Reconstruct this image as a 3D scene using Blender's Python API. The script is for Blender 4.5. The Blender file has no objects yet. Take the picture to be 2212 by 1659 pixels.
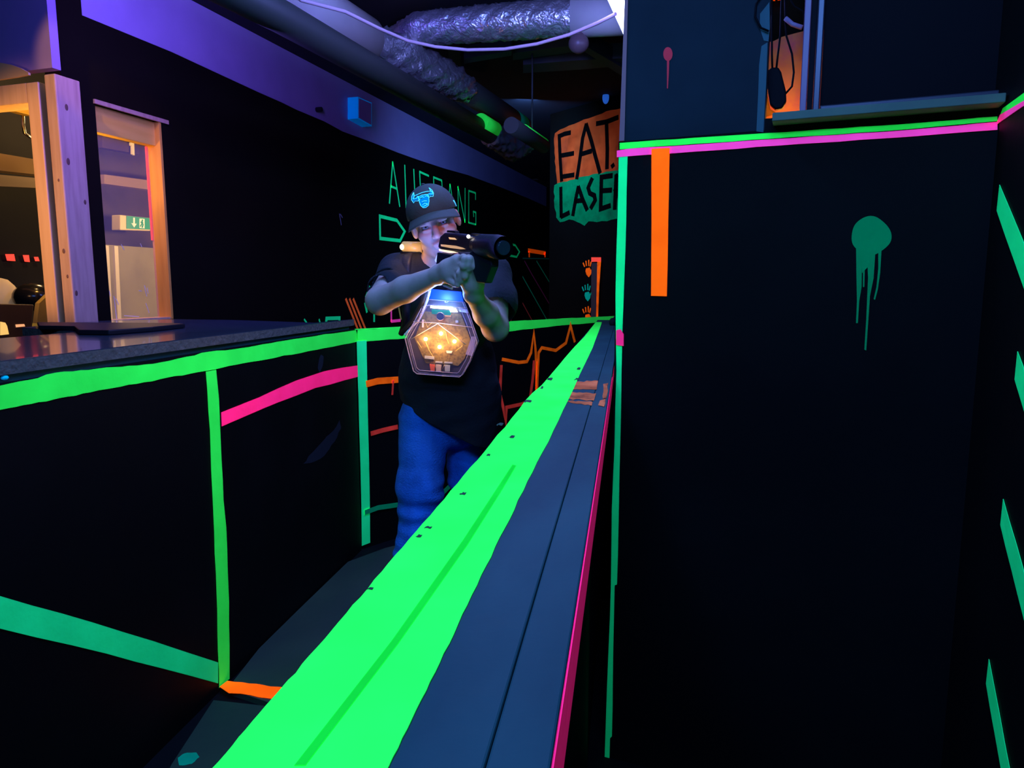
import bpy, math, random
import numpy as np
from mathutils import Vector, Matrix

# ------------------------------------------------------------------ camera
F = 1531.0; CAMH = 1.45; PITCH = math.radians(7.8); YAW = math.radians(9.04)
scene = bpy.context.scene
cd = bpy.data.cameras.new('camera'); cam = bpy.data.objects.new('camera', cd)
scene.collection.objects.link(cam); scene.camera = cam
cam.location = (0, 0, CAMH); cam.rotation_euler = (math.pi/2 - PITCH, 0, YAW)
cd.sensor_fit = 'HORIZONTAL'; cd.sensor_width = 36.0; cd.lens = F/2212*36.0
cd.clip_start = 0.05; cd.clip_end = 60

# ------------------------------------------------------------------ world, exposure
wd = bpy.data.worlds.new('world'); scene.world = wd; wd.use_nodes = True
wd.node_tree.nodes['Background'].inputs[0].default_value = (0.02, 0.03, 0.10, 1)
wd.node_tree.nodes['Background'].inputs[1].default_value = 0.02
scene.view_settings.view_transform = 'Standard'; scene.view_settings.look = 'None'
scene.view_settings.exposure = 0.0; scene.view_settings.gamma = 1.0
scene.view_settings.use_curve_mapping = False

# ------------------------------------------------------------------ lights (black-light tubes on the ceiling, warm lamps next door, some added lights)
UV = (0.10, 0.26, 0.90)
def lamp(name, kind, loc, power, color, size=(1.2, 0.1), target=None, radius=0.03, cone=40):
    ld = bpy.data.lights.new(name, kind); ld.energy = power; ld.color = color
    if kind == 'AREA':
        ld.shape = 'RECTANGLE'; ld.size, ld.size_y = size
    else:
        ld.shadow_soft_size = radius
    if kind == 'SPOT': ld.spot_size = math.radians(cone); ld.spot_blend = 0.5
    o = bpy.data.objects.new(name, ld); scene.collection.objects.link(o); o.location = loc
    if target is not None:
        d = Vector(target) - Vector(loc); o.rotation_euler = d.to_track_quat('-Z', 'Y').to_euler()
    return o
lamp('black_light_near', 'AREA', (-0.35, -0.5, 2.75), 34, UV, (1.2, 0.25), (-0.35, 2.2, 1.1))
lamp('black_light_middle', 'AREA', (-0.7, 2.0, 3.0), 26, UV, (0.2, 1.2), (-0.7, 2.3, 0))
lamp('black_light_far', 'AREA', (-0.9, 6.6, 3.0), 27, UV, (0.2, 1.2), (-1.4, 8.4, 1.6))
lamp('black_light_left', 'AREA', (-1.70, 2.95, 3.08), 80, (0.18, 0.11, 1.0), (0.1, 1.6), (-2.7, 3.7, 2.75))
lamp('added_band_end_light', 'POINT', (-2.05, 2.9, 2.85), 5.5, (0.18, 0.11, 1.0), radius=0.05)  # added to brighten the left end of the violet band
lamp('added_duct_light', 'POINT', (-0.45, 3.0, 2.72), 36, (0.20, 0.22, 1.0), radius=0.05)  # added to light the ducts, not a ceiling tube
lamp('black_light_right', 'AREA', (0.30, 0.35, 2.8), 13, UV, (0.6, 0.2), (0.6, 2.0, 1.5))
lamp('warm_counter_lamp', 'SPOT', (-2.90, 1.74, 1.85), 75, (1.0, 0.50, 0.20), target=(-2.72, 3.1, 1.85), radius=0.08, cone=52)
lamp('added_jamb_lamp', 'POINT', (-2.98, 3.42, 2.05), 9, (1.0, 0.50, 0.10), radius=0.04)  # added inside the window to light the jamb
lamp('added_lintel_spot', 'SPOT', (-2.30, 1.90, 3.0), 40, (1.0, 0.55, 0.12), target=(-2.665, 3.60, 2.31), radius=0.03, cone=17)  # added spot that lights only the lintel board
lamp('warm_doorway_lamp', 'POINT', (-3.12, 3.69, 2.85), 12, (1.0, 0.58, 0.20), radius=0.05)
lamp('warm_room_lamp', 'POINT', (-4.0, 4.9, 2.75), 30, (1.0, 0.60, 0.25), radius=0.12)
lamp('warm_window_lamp', 'POINT', (-3.15, 5.9, 2.0), 60, (1.0, 0.62, 0.26), radius=0.10)
lamp('added_red_face_spot', 'SPOT', (0.10, 1.0, 2.1), 26, (1.0, 0.16, 0.08), target=(-0.60, 2.42, 1.66), radius=0.04, cone=13)  # added to redden the face, stands for no known lamp

# ------------------------------------------------------------------ pixel-to-place helpers
_f = np.array([-math.sin(YAW)*math.cos(PITCH), math.cos(YAW)*math.cos(PITCH), -math.sin(PITCH)])
_r = np.array([math.cos(YAW), math.sin(YAW), 0.0]); _u = np.cross(_r, _f); CAM = np.array([0, 0, CAMH])
def ray(u, v): return _f + _r*(u - 1106)/F + _u*(829.5 - v)/F
def onp(u, v, p, n):
    d = ray(u, v); n = np.asarray(n, float)
    return CAM + d*(np.dot(np.asarray(p, float) - CAM, n)/np.dot(d, n))
def onz(u, v, z): return onp(u, v, (0, 0, z), (0, 0, 1))
def ony(u, v, y): return onp(u, v, (0, y, 0), (0, 1, 0))

class Plane:
    def __init__(s, p, n):
        s.p = np.asarray(p, float); n = np.asarray(n, float); s.n = n/np.linalg.norm(n)
        s.e = np.cross((0, 0, 1), s.n); s.e = s.e/np.linalg.norm(s.e)       # horizontal direction in the plane
    def at(s, u, v): return onp(u, v, s.p, s.n)
    def pt(s, a, z, t=0.0): return s.p*np.array([1, 1, 0]) + s.e*a + s.n*t + np.array([0, 0, z])
    def uv(s, q): q = np.asarray(q) ; return float((q - s.p) @ s.e), float(q[2])

# ------------------------------------------------------------------ materials
MATS = {}
def mat(name, color, rough=0.6, metal=0.0, emit=None, es=0.0, spec=0.5, noise=None, bump=0.0, bscale=60, trans=0.0, coat=0.0, alpha=1.0):
    if name in MATS: return MATS[name]
    m = bpy.data.materials.new(name); m.use_nodes = True; nt = m.node_tree; b = nt.nodes['Principled BSDF']
    b.inputs['Base Color'].default_value = (*color, 1); b.inputs['Roughness'].default_value = rough
    b.inputs['Metallic'].default_value = metal; b.inputs['Specular IOR Level'].default_value = spec
    b.inputs['Transmission Weight'].default_value = trans; b.inputs['Coat Weight'].default_value = coat
    b.inputs['Alpha'].default_value = alpha
    if emit is not None:
        b.inputs['Emission Color'].default_value = (*emit, 1); b.inputs['Emission Strength'].default_value = es
    tc = nt.nodes.new('ShaderNodeTexCoord')
    if noise is not None:
        c2, sc, lo, hi = noise[:4]
        n = nt.nodes.new('ShaderNodeTexNoise'); n.inputs['Scale'].default_value = sc; n.inputs['Detail'].default_value = 6
        if len(noise) > 4:
            mp = nt.nodes.new('ShaderNodeMapping'); mp.inputs['Scale'].default_value = noise[4]
            nt.links.new(tc.outputs['Object'], mp.inputs[0]); nt.links.new(mp.outputs[0], n.inputs['Vector'])
        else: nt.links.new(tc.outputs['Object'], n.inputs['Vector'])
        mr = nt.nodes.new('ShaderNodeMapRange'); mr.inputs[1].default_value = lo; mr.inputs[2].default_value = hi
        nt.links.new(n.outputs[0], mr.inputs[0])
        mx = nt.nodes.new('ShaderNodeMix'); mx.data_type = 'RGBA'
        mx.inputs[6].default_value = (*color, 1); mx.inputs[7].default_value = (*c2, 1)
        nt.links.new(mr.outputs[0], mx.inputs[0]); nt.links.new(mx.outputs[2], b.inputs['Base Color'])
    if bump > 0:
        n2 = nt.nodes.new('ShaderNodeTexNoise'); n2.inputs['Scale'].default_value = bscale; n2.inputs['Detail'].default_value = 4
        nt.links.new(tc.outputs['Object'], n2.inputs['Vector'])
        bp = nt.nodes.new('ShaderNodeBump'); bp.inputs['Strength'].default_value = bump; bp.inputs['Distance'].default_value = 0.01
        nt.links.new(n2.outputs[0], bp.inputs['Height']); nt.links.new(bp.outputs[0], b.inputs['Normal'])
    MATS[name] = m; return m

def fluo(name, gain, glow, amt=0.12, scale=9.0, bump=0.25, patch=None):
    """Fluorescent tape or paint: turns black light into its own colour (a diffuse gain above 1 in its band) plus a weak even afterglow."""
    if name in MATS: return MATS[name]
    m = bpy.data.materials.new(name); m.use_nodes = True; nt = m.node_tree; nt.nodes.remove(nt.nodes['Principled BSDF'])
    out = nt.nodes['Material Output']; tc = nt.nodes.new('ShaderNodeTexCoord')
    n = nt.nodes.new('ShaderNodeTexNoise'); n.inputs['Scale'].default_value = scale; n.inputs['Detail'].default_value = 5
    nt.links.new(tc.outputs['Object'], n.inputs['Vector'])
    mr = nt.nodes.new('ShaderNodeMapRange'); mr.inputs[1].default_value = 0.3; mr.inputs[2].default_value = 0.7
    mr.inputs[3].default_value = 1-amt; mr.inputs[4].default_value = 1+amt
    nt.links.new(n.outputs[0], mr.inputs[0])
    sc = nt.nodes.new('ShaderNodeVectorMath'); sc.operation = 'SCALE'; sc.inputs[0].default_value = gain
    nt.links.new(mr.outputs[0], sc.inputs['Scale'])
    d = nt.nodes.new('ShaderNodeBsdfDiffuse'); nt.links.new(sc.outputs[0], d.inputs['Color'])
    bp = nt.nodes.new('ShaderNodeBump'); bp.inputs['Strength'].default_value = bump; bp.inputs['Distance'].default_value = 0.004
    n2 = nt.nodes.new('ShaderNodeTexNoise'); n2.inputs['Scale'].default_value = 45
    nt.links.new(tc.outputs['Object'], n2.inputs['Vector']); nt.links.new(n2.outputs[0], bp.inputs['Height'])
    nt.links.new(bp.outputs[0], d.inputs['Normal'])
    e = nt.nodes.new('ShaderNodeEmission'); e.inputs[0].default_value = (*glow, 1); e.inputs[1].default_value = 1.0
    a = nt.nodes.new('ShaderNodeAddShader'); nt.links.new(d.outputs[0], a.inputs[0]); nt.links.new(e.outputs[0], a.inputs[1])
    last = a
    if patch:                                   # thin, patchy paint: the black board shows through
        dk = nt.nodes.new('ShaderNodeBsdfDiffuse'); dk.inputs[0].default_value = (0.02, 0.02, 0.02, 1)
        n3 = nt.nodes.new('ShaderNodeTexNoise'); n3.inputs['Scale'].default_value = patch[0]; n3.inputs['Detail'].default_value = 8
        mpp = nt.nodes.new('ShaderNodeMapping'); mpp.inputs['Scale'].default_value = patch[3] if len(patch) > 3 else (1, 1, 1)
        nt.links.new(tc.outputs['Object'], mpp.inputs[0]); nt.links.new(mpp.outputs[0], n3.inputs['Vector'])
        m3 = nt.nodes.new('ShaderNodeMapRange'); m3.inputs[1].default_value = patch[1]; m3.inputs[2].default_value = patch[2]
        nt.links.new(n3.outputs[0], m3.inputs[0])
        ms = nt.nodes.new('ShaderNodeMixShader'); nt.links.new(m3.outputs[0], ms.inputs[0])
        nt.links.new(a.outputs[0], ms.inputs[1]); nt.links.new(dk.outputs[0], ms.inputs[2]); last = ms
    nt.links.new(last.outputs[0], out.inputs['Surface']); MATS[name] = m; return m

M_black = mat('black_painted_plywood', (0.0055, 0.005, 0.0035), 0.62, spec=0.15, noise=((0.009, 0.008, 0.006), 2.2, 0.45, 0.75), bump=0.15, bscale=14)
M_blackwall = mat('black_painted_wall', (0.010, 0.008, 0.0042), 0.9, spec=0.05, noise=((0.007, 0.006, 0.003), 1.6, 0.4, 0.7), bump=0.2, bscale=25)
M_panel = mat('black_painted_partition', (0.006, 0.0065, 0.0055), 0.8, spec=0.10, noise=((0.010, 0.011, 0.009), 1.4, 0.4, 0.7), bump=0.12, bscale=20)
M_rail = mat('worn_dark_rail_paint', (0.015, 0.090, 0.085), 0.6, spec=0.2, noise=((0.035, 0.15, 0.13), 5.0, 0.42, 0.78, (1.5, 0.6, 1)), bump=0.15, bscale=20)
M_gap = mat('dark_gap', (0.006, 0.006, 0.008), 0.9)
M_floor = mat('dark_floor', (0.006, 0.007, 0.008), 0.85, spec=0.2, noise=((0.003, 0.004, 0.004), 1.7, 0.4, 0.65), bump=0.2, bscale=30)
M_ceil = mat('black_ceiling', (0.012, 0.012, 0.014), 0.9)
M_white = mat('white_wall_paint', (0.42, 0.40, 0.33), 0.85, bump=0.1, bscale=30)
M_green = fluo('neon_green_tape', (0.10, 3.3, 0.14), (0.004, 0.12, 0.012), patch=None)
M_mint = fluo('mint_green_tape', (0.05, 2.9, 0.46), (0.0, 0.08, 0.022))
M_pink = fluo('neon_pink_tape', (7.5, 0.08, 0.42), (0.16, 0.004, 0.035))
M_magenta = fluo('magenta_tape', (7.0, 0.20, 0.80), (0.14, 0.01, 0.07))
M_orange = fluo('neon_orange_tape', (10, 0.52, 0.01), (0.22, 0.020, 0.0))
M_opaint = fluo('orange_wall_paint', (1.2, 0.12, 0.015), (0.04, 0.006, 0.002), amt=0.3, patch=(5, 0.52, 0.80, (1, 1, 0.35)))
M_ostroke = fluo('orange_brush_paint', (5.0, 0.45, 0.01), (0.09, 0.016, 0.0), amt=0.4, scale=14)
M_rstroke = fluo('red_brush_paint', (3.0, 0.12, 0.05), (0.06, 0.005, 0.002), amt=0.4, scale=14)
M_gpaint = fluo('green_wall_paint', (0.0, 0.40, 0.075), (0.0, 0.012, 0.005), amt=0.25, patch=(6, 0.55, 0.9))
M_gspray = fluo('green_spray_paint', (0.0, 0.55, 0.12), (0.0, 0.02, 0.009), amt=0.1)
M_rspray = fluo('red_spray_paint', (1.6, 0.08, 0.10), (0.02, 0.003, 0.003), amt=0.1)
M_bfluo = fluo('blue_fluorescent_plastic', (0.0, 1.6, 1.35), (0.0, 0.03, 0.12), amt=0.05)

# ------------------------------------------------------------------ mesh helpers
ORG = {}
def link(o): scene.collection.objects.link(o); return o
class MB:
    def __init__(s): s.v = []; s.f = []; s.sm = []
    def add(s, vs, fs, smooth=False):
        b = len(s.v); s.v += [tuple(map(float, q)) for q in vs]
        for q in fs: s.f.append([b+i for i in q]); s.sm.append(smooth)
        return s
    def box(s, a, b):
        x0, y0, z0 = a; x1, y1, z1 = b
        v = [(x0,y0,z0),(x1,y0,z0),(x1,y1,z0),(x0,y1,z0),(x0,y0,z1),(x1,y0,z1),(x1,y1,z1),(x0,y1,z1)]
        return s.add(v, [(0,3,2,1),(4,5,6,7),(0,1,5,4),(1,2,6,5),(2,3,7,6),(3,0,4,7)])
    def obox(s, o, ax, ay, az, r):
        """box with origin o, axes ax ay az, ranges r=(x0,x1,y0,y1,z0,z1)"""
        o, ax, ay, az = map(lambda q: np.asarray(q, float), (o, ax, ay, az)); x0,x1,y0,y1,z0,z1 = r
        c = [(x0,y0,z0),(x1,y0,z0),(x1,y1,z0),(x0,y1,z0),(x0,y0,z1),(x1,y0,z1),(x1,y1,z1),(x0,y1,z1)]
        v = [o + ax*p[0] + ay*p[1] + az*p[2] for p in c]
        fs = [(0,3,2,1),(4,5,6,7),(0,1,5,4),(1,2,6,5),(2,3,7,6),(3,0,4,7)]
        if np.dot(np.cross(ax, ay), az) < 0: fs = [tuple(reversed(q)) for q in fs]
        return s.add(v, fs)
    def prism(s, poly, vec, smooth=False):
        poly = [np.asarray(q, float) for q in poly]; vec = np.asarray(vec, float); n = len(poly)
        nn = sum((np.cross(poly[i], poly[(i+1) % n]) for i in range(n)), np.zeros(3))
        if np.dot(nn, vec) < 0: poly = poly[::-1]
        v = poly + [q + vec for q in poly]
        s.add(v, [tuple(range(n-1, -1, -1)), tuple(range(n, 2*n))])
        b = len(s.v) - 2*n
        for i in range(n):
            j = (i+1) % n; s.f.append([b+i, b+j, b+n+j, b+n+i]); s.sm.append(smooth)
        return s
    def tube(s, path, rad, seg=12, cap=True, sx=1.0):
        P = [np.asarray(q, float) for q in path]; n = len(P)
        R = rad if hasattr(rad, '__len__') else [rad]*n
        t0 = P[1]-P[0]; ref = np.array([0, 0, 1.0]) if abs(t0[2]) < 0.9*np.linalg.norm(t0) else np.array([1.0, 0, 0])
        v = []; x = None
        for i in range(n):
            t = P[min(i+1, n-1)] - P[max(i-1, 0)]; t = t/np.linalg.norm(t)
            x = np.cross(ref, t) if x is None else x - t*np.dot(x, t)
            x = x/np.linalg.norm(x); y = np.cross(t, x)
            for k in range(seg):
                a = 2*math.pi*k/seg; v.append(P[i] + (x*math.cos(a)*sx + y*math.sin(a))*R[i])
        f = [(i*seg+k, i*seg+(k+1) % seg, (i+1)*seg+(k+1) % seg, (i+1)*seg+k) for i in range(n-1) for k in range(seg)]
        s.add(v, f, True)
        if cap:
            b = len(s.v) - n*seg
            s.f.append([b+k for k in range(seg-1, -1, -1)]); s.sm.append(False)
            s.f.append([b+(n-1)*seg+k for k in range(seg)]); s.sm.append(False)
        return s
    def ball(s, c, r, nu=16, nv=10, axes=None):
        c = np.asarray(c, float); r = r if hasattr(r, '__len__') else (r, r, r)
        A = np.eye(3) if axes is None else np.asarray(axes, float)
        v = []
        for j in range(1, nv):
            th = math.pi*j/nv
            for i in range(nu):
                ph = 2*math.pi*i/nu
                v.append(c + A[0]*(r[0]*math.sin(th)*math.cos(ph)) + A[1]*(r[1]*math.sin(th)*math.sin(ph)) + A[2]*(r[2]*math.cos(th)))
        v.append(c + A[2]*r[2]); v.append(c - A[2]*r[2]); top = (nv-1)*nu; bot = top+1
        f = [(j*nu+i, (j+1)*nu+i, (j+1)*nu+(i+1) % nu, j*nu+(i+1) % nu) for j in range(nv-2) for i in range(nu)]
        f += [(top, i, (i+1) % nu) for i in range(nu)] + [((nv-2)*nu+i, bot, (nv-2)*nu+(i+1) % nu) for i in range(nu)]
        return s.add(v, f, True)
    def build(s, name, material, parent=None, bevel=0, org=None):
        V = np.array(s.v)
        if parent is not None: o0 = ORG[parent.name]
        elif org is not None: o0 = np.asarray(org, float)
        else: o0 = np.array([(V[:,0].min()+V[:,0].max())/2, (V[:,1].min()+V[:,1].max())/2, V[:,2].min()])
        me = bpy.data.meshes.new(name); me.from_pydata((V - o0).tolist(), [], s.f); me.update()
        me.polygons.foreach_set('use_smooth', s.sm)
        me.materials.append(material); o = bpy.data.objects.new(name, me); link(o)
        if parent is not None: o.parent = parent; ORG[o.name] = o0
        else: o.location = o0; ORG[o.name] = o0
        if bevel:
            b = o.modifiers.new('bevel', 'BEVEL'); b.width = bevel; b.segments = 2; b.limit_method = 'ANGLE'
        return o
def tag(o, label=None, cat=None, group=None, kind=None):
    if label: o['label'] = label
    if cat: o['category'] = cat
    if group: o['group'] = group
    if kind: o['kind'] = kind
    return o
def thing(name, loc, label, cat, group=None):
    o = bpy.data.objects.new(name, None); link(o); o.location = tuple(map(float, loc)); o.empty_display_size = 0.1
    ORG[o.name] = np.asarray(loc, float); return tag(o, label, cat, group)
def struct(name, mb, m, label=None, bevel=0):
    return tag(mb.build(name, m, bevel=bevel), label, kind='structure')

def rag(poly, step=14, amp=1.2, seed=1):
    """pixel outline with slightly torn, hand-laid edges"""
    rnd = random.Random(seed); out = []
    n = len(poly)
    for i in range(n):
        a, b = poly[i], poly[(i+1) % n]; L = math.hypot(b[0]-a[0], b[1]-a[1]); k = max(1, int(L/step))
        for j in range(k):
            t = j/k; e = 0 if j == 0 else amp
            out.append((a[0]+(b[0]-a[0])*t+rnd.uniform(-e, e), a[1]+(b[1]-a[1])*t+rnd.uniform(-e, e)))
    return out
def patch(mb, pl, pix, t0=0.0, th=0.0012, ragged=None):
    """a flat sheet of real thickness lying on plane pl, outline given in photo pixels"""
    if ragged: pix = rag(pix, *ragged)
    pts = [pl.at(u, v) + pl.n*t0 for u, v in pix]
    return mb.prism(pts, pl.n*th)
def stroke(mb, pl, pix, w, t0=0.0, th=0.001, closed=False, widths=None):
    """tape or brush strokes of real width w (metres) along photo-pixel points on plane pl"""
    P = [pl.at(u, v) + pl.n*t0 for u, v in pix]; n = len(P); N = pl.n
    def seg(a, b): d = b-a; return d/max(np.linalg.norm(d), 1e-9)
    Lf, Rt = [], []
    for i in range(n):
        d0 = seg(P[i-1], P[i]) if (i > 0 or closed) else None; d1 = seg(P[i], P[(i+1) % n]) if (i < n-1 or closed) else None
        hw = (widths[i] if widths else w)/2
        if d0 is None or d1 is None:
            d = d1 if d0 is None else d0; sd = np.cross(N, d); e = P[i] + d*hw*0.4*(-1 if d0 is None else 1); m = sd*hw
            Lf.append(e-m); Rt.append(e+m); continue
        s0, s1 = np.cross(N, d0), np.cross(N, d1); m = s0+s1; L = np.linalg.norm(m)
        m = (m/L)*min(hw/max((m/L) @ s0, 0.35), hw*2.6) if L > 1e-6 else s0*hw
        Lf.append(P[i]-m); Rt.append(P[i]+m)
    if closed: Lf.append(Lf[0]); Rt.append(Rt[0])
    k = len(Lf); v = [q for a, b in zip(Lf, Rt) for q in (a, b)] + [q + N*th for a, b in zip(Lf, Rt) for q in (a, b)]
    up = 2*k; fs = []
    for i in range(k-1):
        a, b, c, d = 2*i, 2*i+1, 2*i+3, 2*i+2
        fs += [(a, b, c, d), (up+a, up+d, up+c, up+b), (a, d, up+d, up+a), (b, up+b, up+c, c)]
    if not closed: fs += [(0, up, up+1, 1), (2*k-2, 2*k-1, up+2*k-1, up+2*k-2)]
    mb.add(v, fs); return mb

# ================================================================== the room
XL = -1.42; CEIL = 3.15
aw = math.radians(8.35); NW = np.array([math.cos(aw), -math.sin(aw), 0]); WW = np.array([math.sin(aw), math.cos(aw), 0])
W = Plane(NW*-3.178, NW)                 # left wall face; W.pt(s, z, t): s along the wall, t into the lane
UP = np.array([0, 0, 1.0])
def wbox(mb, s0, s1, t0, t1, z0, z1): return mb.obox(NW*-3.178, WW, NW, UP, (s0, s1, t0, t1, z0, z1))
def wplane(t): return Plane(NW*(-3.178+t), NW)

struct('floor', MB().box((-7, -1.2, -0.1), (3.2, 15, 0)), M_floor, 'dark floor of the laser tag arena')
struct('ceiling', MB().box((-7, -1.2, CEIL), (3.2, 15, CEIL+0.1)), M_ceil, 'black ceiling above the ducts')

# left wall with the service window cut out
S0, S1 = 2.985, 3.425
mb = MB(); wbox(mb, 2.80, S0, -0.10, 0, 0, CEIL); wbox(mb, S1, 12.6, -0.10, 0, 0, CEIL)
wbox(mb, S0, S1, -0.10, 0, 0, 1.262); wbox(mb, S0, S1, -0.10, 0, 2.385, CEIL)
struct('wall_left', mb, M_blackwall, 'long black wall on the left')
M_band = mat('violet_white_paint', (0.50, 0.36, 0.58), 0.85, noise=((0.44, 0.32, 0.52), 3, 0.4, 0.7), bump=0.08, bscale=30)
band = [(177, 33), (370, 112), (480, 163), (560, 200), (610, 222), (640, 237), (700, 262), (740, 284), (800, 306), (860, 330), (905, 346),
        (960, 364), (1010, 378), (1080, 404), (1140, 428), (1180, 446)]
pts = [W.at(*q) for q in band]; mb = MB()
top = [np.array([q[0], q[1], CEIL-0.002]) for q in (pts[-1], pts[0])]
mb.prism(pts + top, NW*0.002); struct('trim_1', mb, M_band, 'violet-lit pale paint band along the top of the left wall')

# doorway partition, square to the left wall, and the room behind it
SP = 2.654
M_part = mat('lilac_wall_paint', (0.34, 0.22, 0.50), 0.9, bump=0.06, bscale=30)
mb = MB(); wbox(mb, SP, SP+0.045, -4.0, 0.118, 2.455, CEIL)
struct('wall_front_left', mb, M_part, 'violet-lit wall above the doorway on the left')
mb = MB(); wbox(mb, SP+0.02, SP+0.12, -4.0, -1.35, 0, 2.455)
struct('wall_side_left', mb, M_blackwall, 'black wall left of the doorway')
M_roomdark = mat('brown_black_wall', (0.010, 0.010, 0.011), 0.9, spec=0.2, noise=((0.016, 0.015, 0.015), 1.3, 0.45, 0.7), bump=0.2, bscale=8)
mb = MB(); wbox(mb, 2.7, 9.0, -2.15, -2.05, 0, CEIL)
struct('wall_back_left', mb, M_roomdark, 'smoky dark wall of the warm room behind the windows')
mb = MB(); wbox(mb, 9.0, 9.1, -2.15, -0.1, 0, CEIL)
struct('wall_end_left', mb, M_roomdark)

M_pine = mat('pine_wood', (0.60, 0.38, 0.24), 0.6, noise=((0.48, 0.29, 0.18), 7, 0.4, 0.7, (6, 6, 0.6)), bump=0.1, bscale=30)
M_pinelight = mat('pale_pine_wood', (0.80, 0.50, 0.24), 0.6, noise=((0.70, 0.42, 0.19), 6, 0.4, 0.7, (6, 6, 0.5)))
M_knot = mat('pine_knot', (0.16, 0.07, 0.04), 0.7)
# post at the corner of the doorway
post = thing('door_2', W.pt(SP, 0, 0.06), None, None); post['kind'] = 'structure'; post['label'] = 'pine doorway frame with a square corner post'
mb = MB(); wbox(mb, SP, SP+0.135, 0.062, 0.128, 0, 2.43); mb.build('corner_post', M_pine, post, bevel=0.006)
mb = MB(); wbox(mb, SP+0.03, SP+0.12, 0.03, 0.060, 0, 2.40); mb.build('jamb_gap', M_gap, post)
mb = MB(); wbox(mb, SP-0.005, SP+0.10, -0.045, 0.028, 0, 2.40); wbox(mb, SP-0.005, SP+0.10, -1.35, -0.0455, 2.31, 2.40)
mb.build('door_frame', M_pinelight, post, bevel=0.004)
mb = MB()
for s_, t_, z_, r_ in [(0.05, .1285, 2.29, .010), (0.035, .1285, 2.04, .011), (0.11, .1285, 1.86, .008), (0.02, .1285, 1.42, .009), (-0.001, .095, 1.62, .008), (-0.001, .105, 1.50, .006), (-.001, .10, 1.95, .005)]:
    q = W.pt(SP+s_, z_, t_); mb.ball(q, (0.0015, r_, r_*1.5) if s_ > 0 else (r_, 0.0015, r_*1.5), 12, 8)
mb.build('wood_knots', M_knot, post)
# cream curved panel above the doorway
M_cream = mat('cream_paint', (0.80, 0.50, 0.20), 0.7)
PD = Plane(W.pt(SP-0.012, 0, 0)*np.array([1, 1, 0]), -WW)
mb = MB(); patch(mb, PD, [(-60, 128), (0, 136), (28, 141), (50, 149), (66, 158), (66, 163), (40, 168), (0, 174), (-60, 180)], 0.0, 0.011)
struct('trim_2', mb, M_cream, 'curved cream board above the doorway')
# service window frame
win = thing('window_1', W.pt((S0+S1)/2, 1.262, -0.05), None, None); win['kind'] = 'structure'; win['label'] = 'service window in the black wall, framed in orange-lit pine'
M_yel = mat('yellow_pine', (0.92, 0.56, 0.08), 0.6, noise=((0.85, 0.50, 0.06), 5, 0.4, 0.7, (0.6, 0.6, 6)))
mb = MB(); wbox(mb, S0, S1, -0.085, -0.03, 2.25, 2.385); mb.build('lintel_board', M_yel, win, bevel=0.003)
mb = MB(); wbox(mb, S0-0.01, S1+0.05, 0.001, 0.012, 2.380, 2.402); mb.build('top_trim', M_pine, win)
mb = MB(); wbox(mb, S1-0.018, S1-0.001, -0.098, 0.004, 1.262, 2.384); mb.build('jamb', mat('orange_pine', (0.90, 0.42, 0.06), 0.6, noise=((0.80, 0.34, 0.04), 6, 0.4, 0.7, (6, 6, 0.5))), win, bevel=0.002)
mb = MB(); wbox(mb, S0, S1, -0.098, -0.002, 1.2625, 1.274); mb.build('sill', M_pinelight, win)
mb = MB(); wbox(mb, S1-0.028, S1-0.019, -0.098, -0.090, 1.72, 2.25)
mb.build('red_tint_strip', fluo('red_edge_tint', (0.8, 0.05, 0.0), (0.60, 0.055, 0.03)), win)  # red tint of the jamb corner, put in as a glowing strip
M_pane = mat('scuffed_clear_acrylic', (0.9, 0.9, 0.9), 0.08, alpha=0.06)
mb = MB(); wbox(mb, S0+0.002, S1-0.034, -0.072, -0.068, 1.275, 2.249); mb.build('window_pane', M_pane, win)
PW = wplane(-0.0675); mb = MB()
for a in [[(312, 617), (317, 640)], [(318, 622), (320, 634)], [(300, 628), (306, 629)], [(262, 528), (268, 540)], [(303, 526), (306, 533)], [(250, 645), (256, 658)],
          [(315, 655), (322, 676)], [(246, 640), (252, 690)], [(236, 628), (238, 640)], [(268, 682), (300, 684)]]:
    stroke(mb, PW, a, 0.004, 0, 0.0006)
mb.build('scratches', mat('scratch_white', (0.9, 0.85, 0.7), 0.5, emit=None), win)

# things seen in the warm room
PB = wplane(-2.045)
M_olive = mat('olive_plaster', (0.42, 0.37, 0.16), 0.8, noise=((0.32, 0.28, 0.11), 3, 0.4, 0.7))
mb = MB(); patch(mb, PB, [(180, 525), (430, 543), (430, 760), (180, 760)], 0, 0.01)
mb_ = MB(); patch(mb_, PB, [(150, 180), (430, 230), (430, 542.5), (180, 524.5)], 0, 0.006)
struct('trim_5', mb_, mat('smoky_brown_plaster', (0.075, 0.052, 0.045), 0.85, noise=((0.035, 0.024, 0.022), 2.2, 0.4, 0.65)), 'smoky brown upper part of the back wall seen through the window')
struct('trim_3', mb, M_olive, 'pale olive lower part of the back wall seen through the window')
M_cream2 = mat('bright_cream_paint', (0.95, 0.85, 0.62), 0.5)
g = 'white upright battens behind the service window'
for pq, lb in (([(221, 530), (231, 531), (240, 700), (231, 700)], 'white upright batten at the left edge of the service window'),
               ([(243, 531), (251, 532), (259, 700), (251, 700)], 'thin white upright batten, right one behind the service window')):
    mb = MB(); patch(mb, wplane(-1.9), pq, 0, 0.02); tag(mb.build('wall_batten', M_cream2), lb, 'batten', g)
mb = MB(); patch(mb, wplane(-1.98), [(205, 378), (345, 396), (345, 416), (205, 398)], 0, 0.10)
tag(mb.build('wooden_beam', mat('dim_wood', (0.30, 0.19, 0.12), 0.7)), 'brownish wooden beam on the far wall through the service window', 'beam')
mb = MB(); patch(mb, wplane(-1.98), [(205, 288), (283, 308), (285, 334), (205, 320)], 0, 0.08)
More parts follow.
